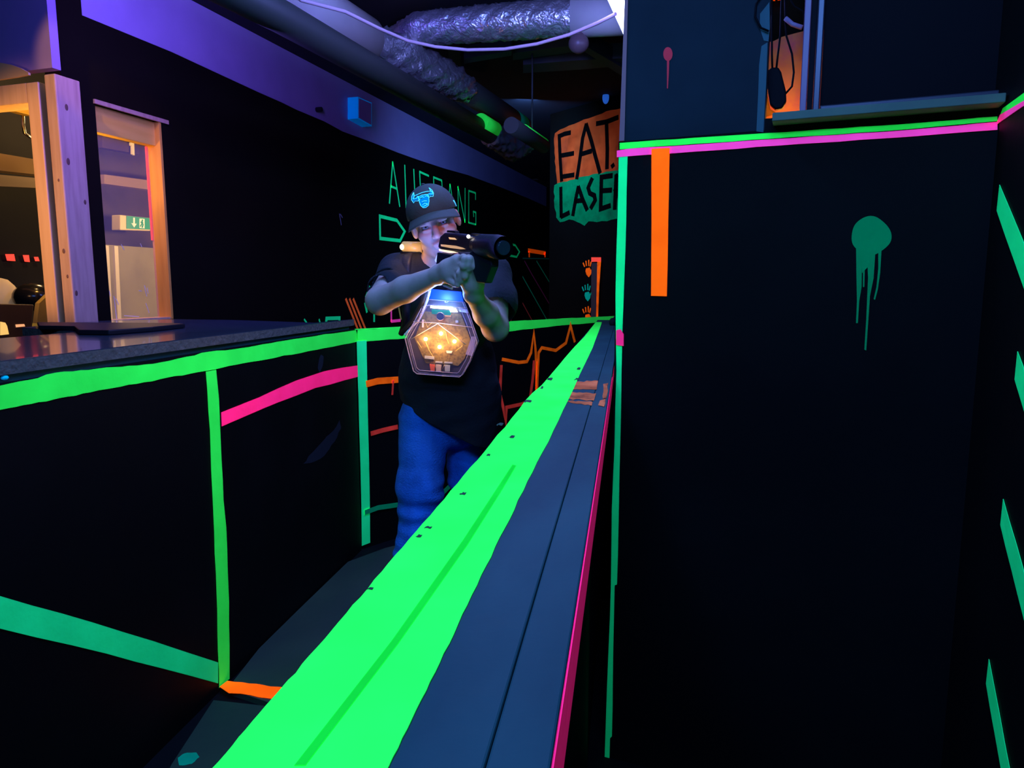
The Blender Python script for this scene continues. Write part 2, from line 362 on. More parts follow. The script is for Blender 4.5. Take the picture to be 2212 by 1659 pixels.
cab = mb.build('wall_cabinet', mat('dark_brown_wood', (0.06, 0.035, 0.035), 0.5)); tag(cab, 'dark wall box with a pale bracket seen high through the service window', 'box')
mb = MB(); patch(mb, wplane(-1.89), [(279, 308), (286, 310), (287, 336), (282, 333), (282, 316), (279, 314)], 0, 0.02); mb.build('bracket', M_cream2, cab)
# emergency exit sign
PE = wplane(-1.80)
sign = thing('exit_sign', PE.at(288, 500)*1.0, 'green and white emergency exit sign box behind the service window', 'sign')
mb = MB(); patch(mb, PE, [(259, 464), (325, 471), (325, 499), (259, 497)], -0.09, 0.09); mb.build('sign_case', mat('cream_plastic', (0.85, 0.70, 0.38), 0.4), sign, bevel=0.006)
PE2 = wplane(-1.799)
M_sgreen = mat('sign_green', (0.01, 0.30, 0.13), 0.4, emit=(0.01, 0.25, 0.10), es=0.35); M_swhite = mat('sign_white', (0.85, 0.8, 0.6), 0.4, emit=(0.8, 0.75, 0.5), es=0.35)
mb = MB(); patch(mb, PE2, [(273, 466), (324, 471.5), (324, 496), (273, 494)], 0, 0.003); mb.build('green_face', M_sgreen, sign)
PE3 = wplane(-1.795); mb = MB()
patch(mb, PE3, [(287.5, 470), (291, 470.3), (291, 483), (295, 483.5), (289.5, 491.5), (283.5, 482), (287.5, 482.5)], 0, 0.002); mb.build('arrow', M_swhite, sign)
mb = MB(); patch(mb, PE3, [(301, 472), (312, 473), (312, 493.5), (301, 492.5)], 0, 0.002); mb.build('door_pictogram', M_swhite, sign)
mb = MB(); stroke(mb, wplane(-1.792), [(308, 475), (306, 481), (309, 485), (307, 491)], 0.014, 0, 0.001); stroke(mb, wplane(-1.792), [(304, 480), (309, 481)], 0.010, 0, 0.001)
stroke(mb, wplane(-1.792), [(306, 484), (303, 489)], 0.010, 0, 0.001); mb.build('running_figure', M_sgreen, sign)
# through the doorway
PF = wplane(-2.03)
M_red = fluo('red_square_tape', (1.6, 0.10, 0.06), (0.85, 0.055, 0.04))
for pq, nm in (([(11, 549), (30, 549), (33, 564), (15, 563)], 'largest red square on the dark wall through the doorway'),
               ([(49, 551), (62, 551), (64, 566), (53, 565)], 'middle red square on the dark wall through the doorway'),
               ([(73, 555), (82, 555), (85, 564), (76, 564)], 'smallest red square beside the doorway frame')):
    mb = MB(); patch(mb, PF, pq, 0, 0.002); tag(mb.build('wall_marker', M_red), nm, 'marker', 'red squares on the wall through the doorway')
mb = MB(); patch(mb, wplane(-1.5), [(-80, 325), (100, 355), (100, 384), (-80, 365)], 0, 0.12)
tag(mb.build('wooden_beam', mat('warm_beam_wood', (0.50, 0.32, 0.16), 0.6)), 'warm-lit wooden beam crossing the doorway opening', 'beam')
mb = MB(); patch(mb, wplane(-1.75), [(-80, 372), (100, 388), (100, 408), (-80, 400)], 0, 0.05)
tag(mb.build('wall_shelf', mat('dim_wood2', (0.20, 0.14, 0.09), 0.7)), 'dim wooden shelf just below the beam inside the doorway', 'shelf')
mb = MB(); patch(mb, wplane(-0.9), [(-80, 205), (75, 213), (75, 252), (50, 250), (20, 242), (-80, 246)], 0, 0.05)
tag(mb.build('header_board', M_yel), 'bright yellow-lit header board inside the doorway', 'board')
mb = MB(); P_ = wplane(-0.90); mb.tube([P_.at(49, 238), P_.at(50, 270), P_.at(53, 288), P_.at(66, 297)], 0.009, 8)
tag(mb.build('hanging_hook', mat('dull_chrome', (0.6, 0.55, 0.5), 0.3, metal=1)), 'curved metal hook hanging below the yellow header board', 'hook')
# lampshade, helmet, monitor and small lit things beyond the counter
c = wplane(-0.9).at(2, 625)
mb = MB(); prof = [(0.0, .075), (0.03, .078), (.08, .072), (.13, .055), (.165, .03), (.175, .004)]
for i in range(len(prof)-1): pass
mb.tube([c + UP*(z_-0.11) for z_, r_ in prof], [r_*1.25 for z_, r_ in prof], 20)
tag(mb.build('lamp_shade', mat('parchment_shade', (0.75, 0.62, 0.36), 0.7, emit=(0.8, 0.5, 0.2), es=0.10)), 'rounded cream lampshade at the left edge of the photo', 'lamp')
c = wplane(-0.7).at(72, 642)
mb = MB(); mb.ball(c, (0.11, 0.10, 0.08), 20, 12); tag(mb.build('helmet', mat('black_gloss_plastic', (0.01, 0.01, 0.012), 0.18)), 'glossy black helmet shape beside the doorway frame', 'helmet')
P_ = wplane(-0.55)
mon = thing('monitor', P_.at(30, 735), 'back of a dark monitor behind the counter inside the doorway', 'monitor')
mb = MB(); patch(mb, P_, [(-60, 655), (74, 658), (66, 735), (-60, 742)], -0.04, 0.04); mb.build('screen_case', mat('brown_black_plastic', (0.05, 0.028, 0.02), 0.5), mon, bevel=0.006)
mb = MB(); patch(mb, P_, [(0, 695), (10, 697), (14, 704), (18, 722), (0, 724)], 0.001, 0.004); mb.build('status_screen', mat('amber_lit_screen', (0.5, 0.35, 0.1), 0.4, emit=(1.0, 0.60, 0.16), es=0.9), mon)
mb = MB(); patch(mb, P_, [(33, 701), (51, 700), (53, 705), (34, 707)], 0.001, 0.004); mb.build('indicator_light', mat('orange_lit_screen', (0.5, 0.2, 0.1), 0.4, emit=(1.0, 0.45, 0.20), es=0.9), mon)
mb = MB(); patch(mb, P_, [(19, 729), (34, 730), (33, 734), (20, 733)], 0.001, 0.004); mb.build('indicator_light', MATS['amber_lit_screen'], mon)
M_ystrip = mat('yellow_plastic', (0.62, 0.42, 0.08), 0.4, emit=(1.0, 0.55, 0.05), es=0.12)
mb = MB(); patch(mb, wplane(-0.38), [(76, 655), (96, 636), (97, 745), (66, 745), (70, 702)], 0, 0.03)
tag(mb.build('yellow_sheet', mat('olive_yellow_plastic', (0.42, 0.30, 0.08), 0.5)), 'olive yellow sheet standing between the monitor and the doorway frame', 'sheet')
mb = MB(); patch(mb, wplane(-0.34), [(70, 698), (80, 699), (76, 734), (66, 734)], 0, 0.01)
tag(mb.build('warning_strip', M_ystrip), 'bright yellow strip at the foot of the olive sheet', 'strip')

# far end walls
struct('wall_back', MB().box((-7, 13.2, 0), (3.2, 13.3, CEIL)), M_blackwall)
q1 = onz(1197, 274, 3.02); q2 = onz(1340, 236, 3.02)
d_ = (q2-q1); d_[2] = 0; d_ /= np.linalg.norm(d_); nE = np.cross(d_, UP); nE = -nE if nE[1] > 0 else nE
E = Plane(q1*np.array([1, 1, 0]), nE)
l0 = (E.at(1187, 500)-E.p) @ E.e
mb = MB(); mb.obox(E.p, E.e, -E.n, UP, (l0, l0+2.6, 0, 0.1, 0, CEIL)); struct('wall_far', mb, M_blackwall, 'black wall with painted orange and green lettering')
sg = thing('painted_sign', E.at(1270, 480), 'EAT. LASER lettering brushed black on orange and green paint on the far wall', 'sign')
mb = MB(); patch(mb, E, [(1197, 300), (1199, 288), (1210, 280), (1240, 268), (1262, 258), (1290, 249), (1320, 238), (1345, 233), (1400, 218), (1400, 372), (1345, 376), (1300, 378), (1265, 381), (1230, 394), (1204, 398), (1201, 370)], 0.001, 0.001, (9, 1.2, 3))
mb.build('orange_paint', M_opaint, sg)
mb = MB(); patch(mb, E, [(1198, 400), (1215, 393), (1240, 388), (1262, 381), (1290, 375), (1320, 370), (1400, 366), (1400, 470), (1338, 472), (1312, 478), (1290, 480), (1272, 478), (1263, 488), (1248, 480), (1230, 474), (1210, 480), (1202, 470), (1198, 440)], 0.0025, 0.001, (8, 1.5, 4))
mb.build('green_paint', M_gpaint, sg)
M_bk = mat('black_brush_paint', (0.004, 0.0035, 0.002), 0.9, spec=0.03)
def z5(x, y): return (1180+x*180/1066, 220+y*280/1659)
L_ = {'E': [[(310, 395), (240, 410), (170, 440), (180, 700), (200, 1010)], [(185, 690), (350, 660)], [(200, 960), (355, 935)]],
      'A': [[(395, 980), (430, 760), (470, 460), (515, 290)], [(515, 290), (580, 500), (630, 690), (690, 905)], [(450, 670), (580, 630)]],
      'T': [[(650, 280), (780, 255), (920, 200)], [(775, 270), (785, 600), (780, 850)]],
      'full_stop': [[(850, 805), (860, 830)]],
      'L': [[(190, 1100), (195, 1470)], [(195, 1470), (295, 1420)]],
      'A ': [[(345, 1450), (380, 1250), (415, 1090)], [(415, 1090), (470, 1250), (525, 1380)], [(385, 1270), (480, 1260)]],
      'S': [[(590, 985), (540, 1100), (560, 1170), (620, 1200), (630, 1260), (575, 1360)]],
      'E ': [[(845, 945), (710, 965), (700, 1370), (820, 1330)], [(705, 1140), (835, 1130)]],
      'R': [[(900, 940), (880, 1370)], [(900, 950), (1000, 960), (1000, 1130), (900, 1150), (1010, 1370)]]}
for k, ss in L_.items():
    mb = MB()
    for q in ss: stroke(mb, E, [z5(*a) for a in q], 0.044 if k not in ('L', 'A ', 'S', 'E ', 'R') else 0.046, 0.004, 0.001)
    mb.build('letter_'+k.strip().lower(), M_bk, sg)
# things on the far wall lower down
fr = thing('painted_board', E.at(1290, 682), 'tall brown board with a red and orange painted edge on the far wall', 'board')
mb = MB(); patch(mb, E, [(1281, 568), (1294, 568), (1292, 760), (1279, 760)], 0.001, 0.02); mb.build('board', mat('brown_board', (0.12, 0.075, 0.05), 0.7), fr)
mb = MB(); patch(mb, E, [(1281, 556), (1302, 556), (1302, 565), (1281, 566)], 0.022, 0.001); mb.build('red_paint', fluo('bright_red_paint', (4.5, 0.25, 0.08), (.3, .02, .01)), fr)
mb = MB(); patch(mb, E, [(1294, 565), (1302, 565), (1298, 620), (1295, 700), (1291, 700)], 0.022, 0.001); mb.build('orange_paint', M_ostroke, fr)
def hand_print(cx, cy, k, m, lab, sc=1.0, cut=False):
    o = thing('handprint', E.at(cx, cy+12), lab, 'handprint', 'painted handprints on the far wall')
    mb = MB(); patch(mb, E, [(cx-5*sc, cy-6), (cx+3*sc, cy-8), (cx+7*sc, cy), (cx+6*sc, cy+6), (cx+1*sc, cy+13), (cx-4*sc, cy+7), (cx-6*sc, cy)], 0.001, 0.0008); mb.build('palm', m, o)
    mb = MB()
    for a, b in [((-8, -10), (-11, -18)), ((-4, -12), (-5, -22)), ((1, -12), (1, -24)), ((4, -11), (6, -20)), ((7, -2), (10, -8))]:
        stroke(mb, E, [(cx+a[0]*sc, cy+a[1]), (cx+b[0]*sc, cy+b[1])], 0.014, 0.001, 0.0008)
    mb.build('fingers', m, o)
hand_print(1271, 586, 1, M_ostroke, 'orange handprint, top one beside the brown board')
hand_print(1269, 638, 1, fluo('green_hand_paint', (0.0, 1.3, 0.45), (0, .03, .01)), 'green handprint below the orange one')
hand_print(1270, 686, 1, M_ostroke, 'dim orange handprint just above the barrier tape')

# ------------------------------------------------------------------ tape lettering and marks on the left wall
sg = thing('tape_sign', W.at(930, 470), 'AUSGANG written in thin mint tape on the black left wall', 'sign')
WD = 0.021
LET = [('a', [[(848, 350), (841, 439)], [(848, 350), (863, 446)], [(845, 403), (857, 408)]]),
       ('u', [[(874, 357), (877, 449)], [(877, 449), (897, 454)], [(893, 366), (897, 454)]]),
       ('s', [[(926, 380), (906, 371)], [(906, 371), (908, 414)], [(908, 414), (925, 419)], [(925, 419), (926, 463)], [(926, 463), (909, 457)]]),
       ('g', [[(955, 406), (954, 390)], [(954, 390), (936, 383)], [(936, 383), (938, 463)], [(938, 463), (956, 469)], [(956, 469), (956, 434)]]),
       ('a', [[(972, 398), (965, 474)], [(972, 398), (984, 480)], [(969, 442), (979, 445)]]),
       ('n', [[(990, 476), (989, 403)], [(989, 403), (1004, 480)], [(1004, 480), (1004, 407)]]),
       ('g', [[(1027, 431), (1027, 417)], [(1027, 417), (1012, 412)], [(1012, 412), (1012, 481)], [(1012, 481), (1027, 485)], [(1027, 485), (1027, 459)], [(1027, 459), (1021, 457)], [(1021, 457), (1022, 468)]])]
for k, ss in LET:
    mb = MB()
    for i, q in enumerate(ss): stroke(mb, W, q, WD, 0.001+0.0012*i, 0.0006)
    mb.build('letter_'+k, M_mint, sg)
mb = MB(); stroke(mb, W, [(820, 467), (857, 476), (874, 500), (864, 520), (821, 515)], 0.032, 0.001, 0.001, closed=True)
tag(mb.build('tape_arrow', M_mint), 'mint tape arrow outline pointing right, left of the player', 'arrow', 'mint arrows under the AUSGANG sign')
mb = MB(); stroke(mb, W, [(1098, 526), (1113, 530), (1122, 544), (1116, 555), (1100, 552)], 0.030, 0.001, 0.001, closed=True)
tag(mb.build('tape_arrow', M_mint), 'mint tape arrow outline right of the raised phaser', 'arrow', 'mint arrows under the AUSGANG sign')
def mark(name, paths, w, m, lab, cat='tape', group=None, widths=None):
    mb = MB()
    for i, q in enumerate(paths): stroke(mb, W, q, w, 0.001+0.0012*i, 0.0008)
    return tag(mb.build(name, m), lab, cat, group)
M_rtape = fluo('red_orange_tape', (3.4, 0.42, 0.05), (0.12, 0.015, 0.002))
g = 'three slanted red-orange tape strips left of the player'
mark('tape_strip', [[(747, 646), (780, 730)]], 0.026, M_rtape, 'leftmost slanted red-orange strip above the barrier corner', group=g)
mark('tape_strip', [[(755, 646), (788, 730)]], 0.026, M_rtape, 'middle slanted red-orange strip above the barrier corner', group=g)
mark('tape_strip', [[(763, 646), (797, 730)]], 0.026, M_rtape, 'rightmost slanted red-orange strip above the barrier corner', group=g)
mark('tape_strip', [[(704, 700), (705, 688), (733, 687), (733, 705)]], 0.030, M_mint, 'small mint tape hook just above the counter end')
mark('tape_strip', [[(689, 690), (692, 700)]], 0.016, M_mint, 'short mint dash left of the small mint hook')
mark('tape_strip', [[(657, 690), (662, 697)]], 0.016, M_mint, 'tiny mint dash farthest left along the counter')
mark('tape_strip', [[(799, 620), (790, 642)], [(788, 655), (792, 674)]], 0.030, M_mint, 'mint tape pieces peeking out behind the bent elbow')
mark('tape_strip', [[(808, 676), (808, 694)]], 0.030, M_mint, 'short mint strip hanging below the bent elbow')
mark('tape_strip', [[(845, 655), (845, 694)], [(845, 694), (864, 692)]], 0.028, M_magenta, 'magenta tape corner between elbow and vest')
mark('tape_strip', [[(861, 664), (866, 690)]], 0.028, fluo('dull_yellow_tape', (1.6, 1.0, 0.15), (.02, .012, .002)), 'dull yellow tape beside the vest shoulder')
mark('tape_strip', [[(1112, 641), (1101, 712)], [(1107, 652), (1101, 700)]], 0.030, fluo('dark_red_tape', (1.5, 0.12, 0.10), (.03, .003, .003)), 'dark red slanted strip right of the player')
mark('tape_strip', [[(1129, 655), (1160, 712)]], 0.024, fluo('dim_red_tape', (1.3, 0.12, 0.10), (.03, .003, .003)), 'dim red diagonal strip just above the cross barrier')
mark('tape_strip', [[(1129, 598), (1192, 710)]], 0.024, fluo('teal_tape', (0.0, 1.1, 0.40), (0, .02, .01)), 'long teal diagonal strip on the black wall')
mark('tape_strip', [[(1133, 564), (1150, 595)], [(1150, 595), (1186, 656)]], 0.022, fluo('plum_tape', (0.75, 0.06, 0.3), (.012, .001, .006)), 'long plum diagonal strip between the teal ones')
mark('tape_strip', [[(1159, 564), (1187, 610)]], 0.022, MATS['teal_tape'], 'short teal diagonal strip, uppermost on the black wall')
mark('tape_strip', [[(1129, 558), (1186, 559)]], 0.018, fluo('dark_teal_tape', (0.0, 0.35, 0.2), (0, .006, .004)), 'faint horizontal teal strip under the orange bracket')
mark('tape_bracket', [[(1141, 541), (1178, 547)], [(1143, 545), (1143, 554)], [(1177, 548), (1177, 554)]], 0.065, M_orange, 'orange bracket shape of tape on the far part of the black wall', 'tape')
# pale scuff and nail
mark('paint_scuff', [[(733, 462), (737, 486)], [(735, 463), (739, 470)]], 0.010, mat('faint_scuff', (0.35, 0.3, 0.38), 0.8), 'small pale scuff on the black wall above the counter', 'scuff')
mb = MB(); q = W.at(683, 237); mb.tube([q, q+NW*0.05], 0.018, 10); tag(mb.build('wall_plug', M_gap), 'small black plug on the violet band', 'plug')
# blue glowing box on the band
T = 0.098; PT = wplane(T); A = [PT.at(773, 209), PT.at(803, 222), PT.at(803, 273), PT.at(773, 256)]
bx = thing('wall_box', W.at(775, 262), 'small square box glowing blue on the violet band', 'box')
mb = MB(); mb.prism(A, -NW*(T-0.003)); mb.build('box_body', M_bfluo, bx)
c_ = sum(A)/4; mb = MB(); mb.prism([c_+(q-c_)*0.90 + NW*0.0005 for q in A], NW*0.002)
mb.build('front_plate', M_band, bx)

# ------------------------------------------------------------------ left barrier, counter
bar = thing('barrier_wall', (XL-0.05, 1.5, 0), 'long black plywood barrier on the left with neon green top tape', 'barrier')
MB().box((XL-0.09, -0.7, 0), (XL, 3.60, 1.228)).build('panel', M_black, bar)
PL = Plane((XL, 0, 0), (1, 0, 0))
mb = MB(); patch(mb, PL, [(-700, 975), (-300, 898), (0, 833), (60, 821), (120, 805), (245, 793), (330, 786), (420, 768), (435, 762), (520, 752), (600, 738), (700, 722), (768, 713), (775, 737),
                          (700, 752), (560, 779), (445, 801), (243, 838), (0, 885), (-300, 948), (-700, 1030)], 0.0012, 0.001, (16, 1.3, 5))
mb.build('top_tape', M_green, bar)
mb = MB(); patch(mb, PL, [(443, 803), (465, 799), (471, 860), (481, 1080), (487, 1140), (490, 1230), (493, 1300), (494, 1392), (494, 1466), (472, 1486), (465, 1240), (457, 1060), (452, 930)], 0.0024, 0.001, (40, 0.8, 6))
mb.build('upright_tape', M_green, bar)
mb = MB(); patch(mb, PL, [(477, 891), (478, 921), (600, 869), (680, 838), (776, 813), (775, 789), (700, 802), (640, 822), (560, 858)], 0.0012, 0.001, (30, 1.0, 7))
mb.build('pink_tape', M_pink, bar)
mb = MB(); patch(mb, PL, [(-500, 1150), (0, 1288), (200, 1345), (330, 1385), (470, 1431), (470, 1476), (230, 1412), (0, 1358), (-500, 1225)], 0.0012, 0.001, (60, 0.8, 8))
mb.build('slanted_tape', M_mint, bar)
M_scuff = mat('chalky_scuff', (0.10, 0.11, 0.14), 0.9)
mb = MB(); patch(mb, PL, [(693, 766), (699, 770), (697, 790), (690, 806), (686, 795), (689, 775)], 0.0006, 0.0004)
patch(mb, PL, [(733, 908), (737, 925), (722, 955), (700, 985), (672, 1000), (655, 1002), (672, 980), (700, 950), (720, 930)], 0.0006, 0.0004, (9, 2, 9)); mb.build('scuff', mat('faint_grey_scuff', (0.016, 0.018, 0.022), 0.95), bar)

ctr = thing('counter', (-1.8, 1.6, 1.228), 'long dark laminate counter with raw chipboard edge on the left barrier', 'counter')
M_lam = mat('dark_laminate', (0.055, 0.075, 0.10), 0.16, noise=((0.075, 0.095, 0.12), 3, 0.4, 0.7), coat=0.3)
M_chip = mat('chipboard_edge', (0.24, 0.20, 0.13), 0.9, noise=((0.16, 0.135, 0.09), 40, 0.35, 0.65, (1, 1, 1.6)), bump=0.5, bscale=70)
ZC = 1.281
out = [np.array([XL-0.003, -0.7, 0]), np.array([XL-0.003, 3.60, 0])] + [onz(*q, ZC)*np.array([1, 1, 0]) for q in ((680, 697), (500, 691), (378, 689.5), (232, 692.5))]
out += [np.array([-2.62, 3.05, 0]), np.array([-2.50, 2.62, 0]), np.array([-2.05, 2.40, 0]), np.array([-2.05, -0.7, 0])]
mb = MB(); mb.prism([q + UP*(ZC-0.002) for q in out], UP*0.002); mb.build('laminate_top', M_lam, ctr)
mb = MB(); mb.prism([q + UP*1.247 for q in out], UP*(ZC-0.0025-1.247)); mb.build('chipboard', M_chip, ctr)
mb = MB(); mb.box((-2.0, -0.7, 1.2285), (XL-0.012, 3.55, 1.2465)); mb.build('batten', M_rail, ctr)
mb = MB(); mb.box((-1.98, -0.65, 0), (-1.92, 2.3, 1.228)); mb.build('support_panel', M_black, ctr)
mb = MB(); q = onp(10, 816, (XL-0.008, 0, 0), (1, 0, 0)); mb.ball(q, (0.006, 0.010, 0.006)); mb.build('blue_fleck', M_bfluo, ctr)
# flat black thing on the counter
o_ = [onz(*q, 1.30) for q in ((80, 695.5), (84, 703), (160, 704), (170, 712), (235, 713), (330, 706), (400, 699), (372, 697.5), (230, 696.5))]
mb = MB(); mb.prism(o_, -UP*0.0175)
tag(mb.build('flat_black_board', mat('matt_black_plastic', (0.008, 0.008, 0.010), 0.5), bevel=0.004), 'flat black board lying across the counter toward the window', 'board')

# ------------------------------------------------------------------ cross barrier
A2 = np.array([-1.42, 3.62, 0]); B2 = np.array([-0.03, 5.62, 0]); d_ = (B2-A2)/np.linalg.norm(B2-A2); LC = np.linalg.norm(B2-A2)
nC = np.cross(UP, d_); nC = -nC if nC[1] > 0 else nC
CR = Plane(A2, nC)
cb = thing('barrier_wall', (A2+B2)/2, 'angled black plywood barrier behind the player with orange scribbles', 'barrier')
mb = MB(); mb.obox(A2, d_, -nC, UP, (0, LC+0.3, 0, 0.08, 0, 1.223)); mb.build('panel', M_black, cb)
mb = MB(); patch(mb, CR, [(772, 713), (860, 707), (950, 703), (1101, 694.5), (1200, 689), (1325, 683), (1325, 694), (1200, 704), (1092, 717), (950, 726), (840, 733), (772, 739)], 0.001, 0.001, (16, 0.9, 10))
mb.obox(A2, d_, -nC, UP, (0, LC+0.25, -0.001, 0.045, 1.2231, 1.2242)); mb.build('top_tape', M_green, cb)
mb = MB(); patch(mb, CR, [(770, 737), (791, 735), (794, 900), (798, 1070), (799, 1172), (781, 1179), (778, 1000), (774, 860)], 0.0022, 0.001, (60, 0.6, 11)); mb.build('upright_tape', M_mint, cb)
SCN = [0]
def scr(paths, name, m, w=0.022):
    mb = MB()
    for q in paths: stroke(mb, CR, q, w, 0.001+0.001*SCN[0], 0.0006); SCN[0] += 1
    mb.build(name, m, cb)
scr([[(1085, 776), (1120, 783), (1138, 781), (1147, 762), (1153, 718), (1157, 760), (1158, 800), (1159, 850)], [(1159, 850), (1163, 762), (1170, 751), (1200, 757), (1222, 741), (1232, 703), (1241, 738)]], 'orange_scribble', M_ostroke)
scr([[(1153, 780), (1150, 820), (1144, 862)], [(1082, 790), (1079, 850), (1086, 880), (1092, 915), (1093, 880), (1125, 873), (1143, 867)]], 'red_scribble', M_rstroke, 0.024)
scr([[(792, 829), (815, 823), (857, 820)]], 'orange_brush_line', M_ostroke, 0.036)
scr([[(848, 822), (846, 852)]], 'drip', M_rstroke, 0.012)
scr([[(801, 936), (825, 929), (856, 922)]], 'red_brush_line', M_rstroke, 0.026)
scr([[(788, 1106), (815, 1096), (856, 1090)]], 'green_brush_line', fluo('dim_green_paint', (0.0, 0.8, 0.18), (0, .012, .003)), 0.028)
scr([[(1000, 1018), (955, 1064)]], 'green_brush_smear', MATS['dim_green_paint'], 0.03)

# ------------------------------------------------------------------ foreground rail
ZR = 1.21
rail = thing('barrier_rail', (-0.12, 2.3, 0), 'long dark barrier running away from the camera, top wrapped in neon green tape', 'barrier')
MB().box((-0.1985, -0.7, 0), (-0.085, 5.22, ZR-0.03)).build('panel', M_black, rail)
mb = MB(); mb.box((-0.1995, -0.7, ZR-0.028), (-0.0655, 5.25, ZR)); mb.box((-0.0650, -0.7, ZR-0.028), (-0.0325, 5.0, ZR-0.0006)); mb.build('top_board', M_rail, rail, bevel=0.0015)
MB().box((-0.075, -0.7, ZR-0.075), (-0.0330, 4.6, ZR-0.0285)).build('side_batten', M_black, rail)
RZ = Plane((0, 0, ZR), (0, 0, 1)); RZ.e = np.array([1.0, 0, 0])
def rz(mb, pix, t0, th=0.0008, ragged=None):
    if ragged: pix = rag(pix, *ragged)
    return mb.prism([onz(u, v, ZR) + UP*t0 for u, v in pix], UP*th)
mb = MB(); rz(mb, [(430, 1700), (560, 1545), (700, 1385), (840, 1218), (960, 1080), (1060, 960), (1105, 905), (1150, 850), (1186, 815), (1225, 768), (1262, 728), (1287, 696), (1300, 696),
                   (1297, 706), (1280, 752), (1252, 810), (1226, 868), (1196, 930), (1160, 1000), (1050, 1225), (950, 1435), (840, 1659), (818, 1700)], 0.0004, 0.0008, (22, 1.4, 12))
mb.build('green_tape', M_green, rail)
mb = MB(); rz(mb, [(636, 1659), (660, 1659), (860, 1395), (1010, 1180), (1085, 1060), (1115, 1008), (1107, 1006), (1075, 1055), (1000, 1170), (845, 1390)], 0.0013, 0.0003)
mb.build('tape_seam', fluo('green_tape_seam', (0.02, 1.9, 0.05), (0.002, 0.09, 0.01), bump=0.6), rail)
mb = MB()
for c in [(905, 1160), (925, 1142), (1105, 945), (1187, 820), (1140, 868), (1055, 985), (1170, 838), (1245, 820), (800, 1275), (1000, 1068), (1080, 918), (1250, 797)]:
    mb = MB(); rnd = random.Random(c[0]); a = rnd.uniform(4, 9); rz(mb, [(c[0]-a, c[1]+2), (c[0], c[1]-3), (c[0]+a, c[1]-2), (c[0]+a*.6, c[1]+3)], 0.0013, 0.0003, (3, 1.6, c[1]))
    mb.build('tape_nick', mat('scuffed_green', (0.01, 0.10, 0.03), 0.8), rail)
mb = MB()
for q, s_ in (([(1238, 826), (1292, 823), (1289, 842), (1232, 842)], 1), ([(1230, 848), (1288, 850), (1283, 866), (1222, 862)], 2), ([(1222, 866), (1280, 869), (1278, 877), (1240, 872)], 3), ([(1303, 830), (1314, 828), (1310, 860), (1302, 862)], 4), ([(1296, 866), (1308, 862), (1305, 879), (1292, 876)], 5)):
    rz(mb, q, 0.0005, 0.0003, (7, 1.5, s_))
mb.build('orange_paint_smears', fluo('thin_orange_paint', (1.5, 0.28, 0.08), (0.02, .004, .002), amt=0.4, patch=(22, 0.5, 0.75)), rail)
PR = Plane((-0.0362, 0, 0), (1, 0, 0)); mb = MB()
mb.prism([np.array([-0.0325, y, z]) for y, z in ((-0.7, ZR-0.004), (1.0, ZR-0.004), (1.95, ZR-0.006), (1.96, ZR-0.018), (4.55, ZR-0.014), (4.55, ZR-0.040), (1.96, ZR-0.044), (1.93, ZR-0.052), (-0.7, ZR-0.052))], (0.0012, 0, 0))
mb.build('pink_edge_tape', M_pink, rail)
mb = MB(); q = onz(1323, 703, ZR); mb.ball(q + UP*0.02, (0.022, 0.03, 0.028)); mb.ball(q + np.array([0.02, 0.06, 0.03]), (0.02, 0.02, 0.03)); mb.tube([q, q+UP*0.03], 0.012, 8)
mb.build('end_knob', M_gap, rail)

# orange mark on the floor and the lit floor, laid as paler slabs
FZ = lambda mb, pix, t0, th, rg=None: mb.prism([onz(u, v, 0.0) + UP*t0 for u, v in (rag(pix, *rg) if rg else pix)], UP*th)
mb = MB(); FZ(mb, [(475, 1497), (492, 1484), (600, 1497), (640, 1502), (620, 1530), (560, 1520), (520, 1512), (495, 1511)], 0.0235, 0.001, (14, 1.5, 2))
tag(mb.build('floor_tape', M_orange), 'short torn orange tape across the floor of the lane', 'tape')
M_litfloor = mat('blue_grey_lit_floor', (0.075, 0.12, 0.055), 0.7, noise=((0.03, 0.05, 0.035), 1.3, 0.35, 0.7), bump=0.2, bscale=20)  # blue-grey of the lit floor put into the slab colour
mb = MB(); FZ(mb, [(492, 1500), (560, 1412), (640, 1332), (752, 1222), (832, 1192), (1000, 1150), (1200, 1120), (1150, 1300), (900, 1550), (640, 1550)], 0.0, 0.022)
tag(mb.build('lit_floor_patch', M_litfloor), 'lit floor drawn as a blue-grey slab in the lane behind the orange tape', 'floor patch')
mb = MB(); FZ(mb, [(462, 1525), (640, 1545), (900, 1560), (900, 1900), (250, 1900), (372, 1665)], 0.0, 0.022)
tag(mb.build('lit_floor_patch', M_litfloor), 'lit floor drawn as a blue-grey slab nearest the camera, in front of the orange tape', 'floor patch')
mb = MB(); FZ(mb, [(385, 1652), (400, 1642), (425, 1640), (432, 1650), (415, 1665), (388, 1668)], 0.0225, 0.0006, (6, 1.5, 3)); 
tag(mb.build('paint_splash', fluo('dim_teal_paint', (0, .8, .3), (0, .01, .005))), 'teal paint splash on the nearest lit floor patch', 'paint')

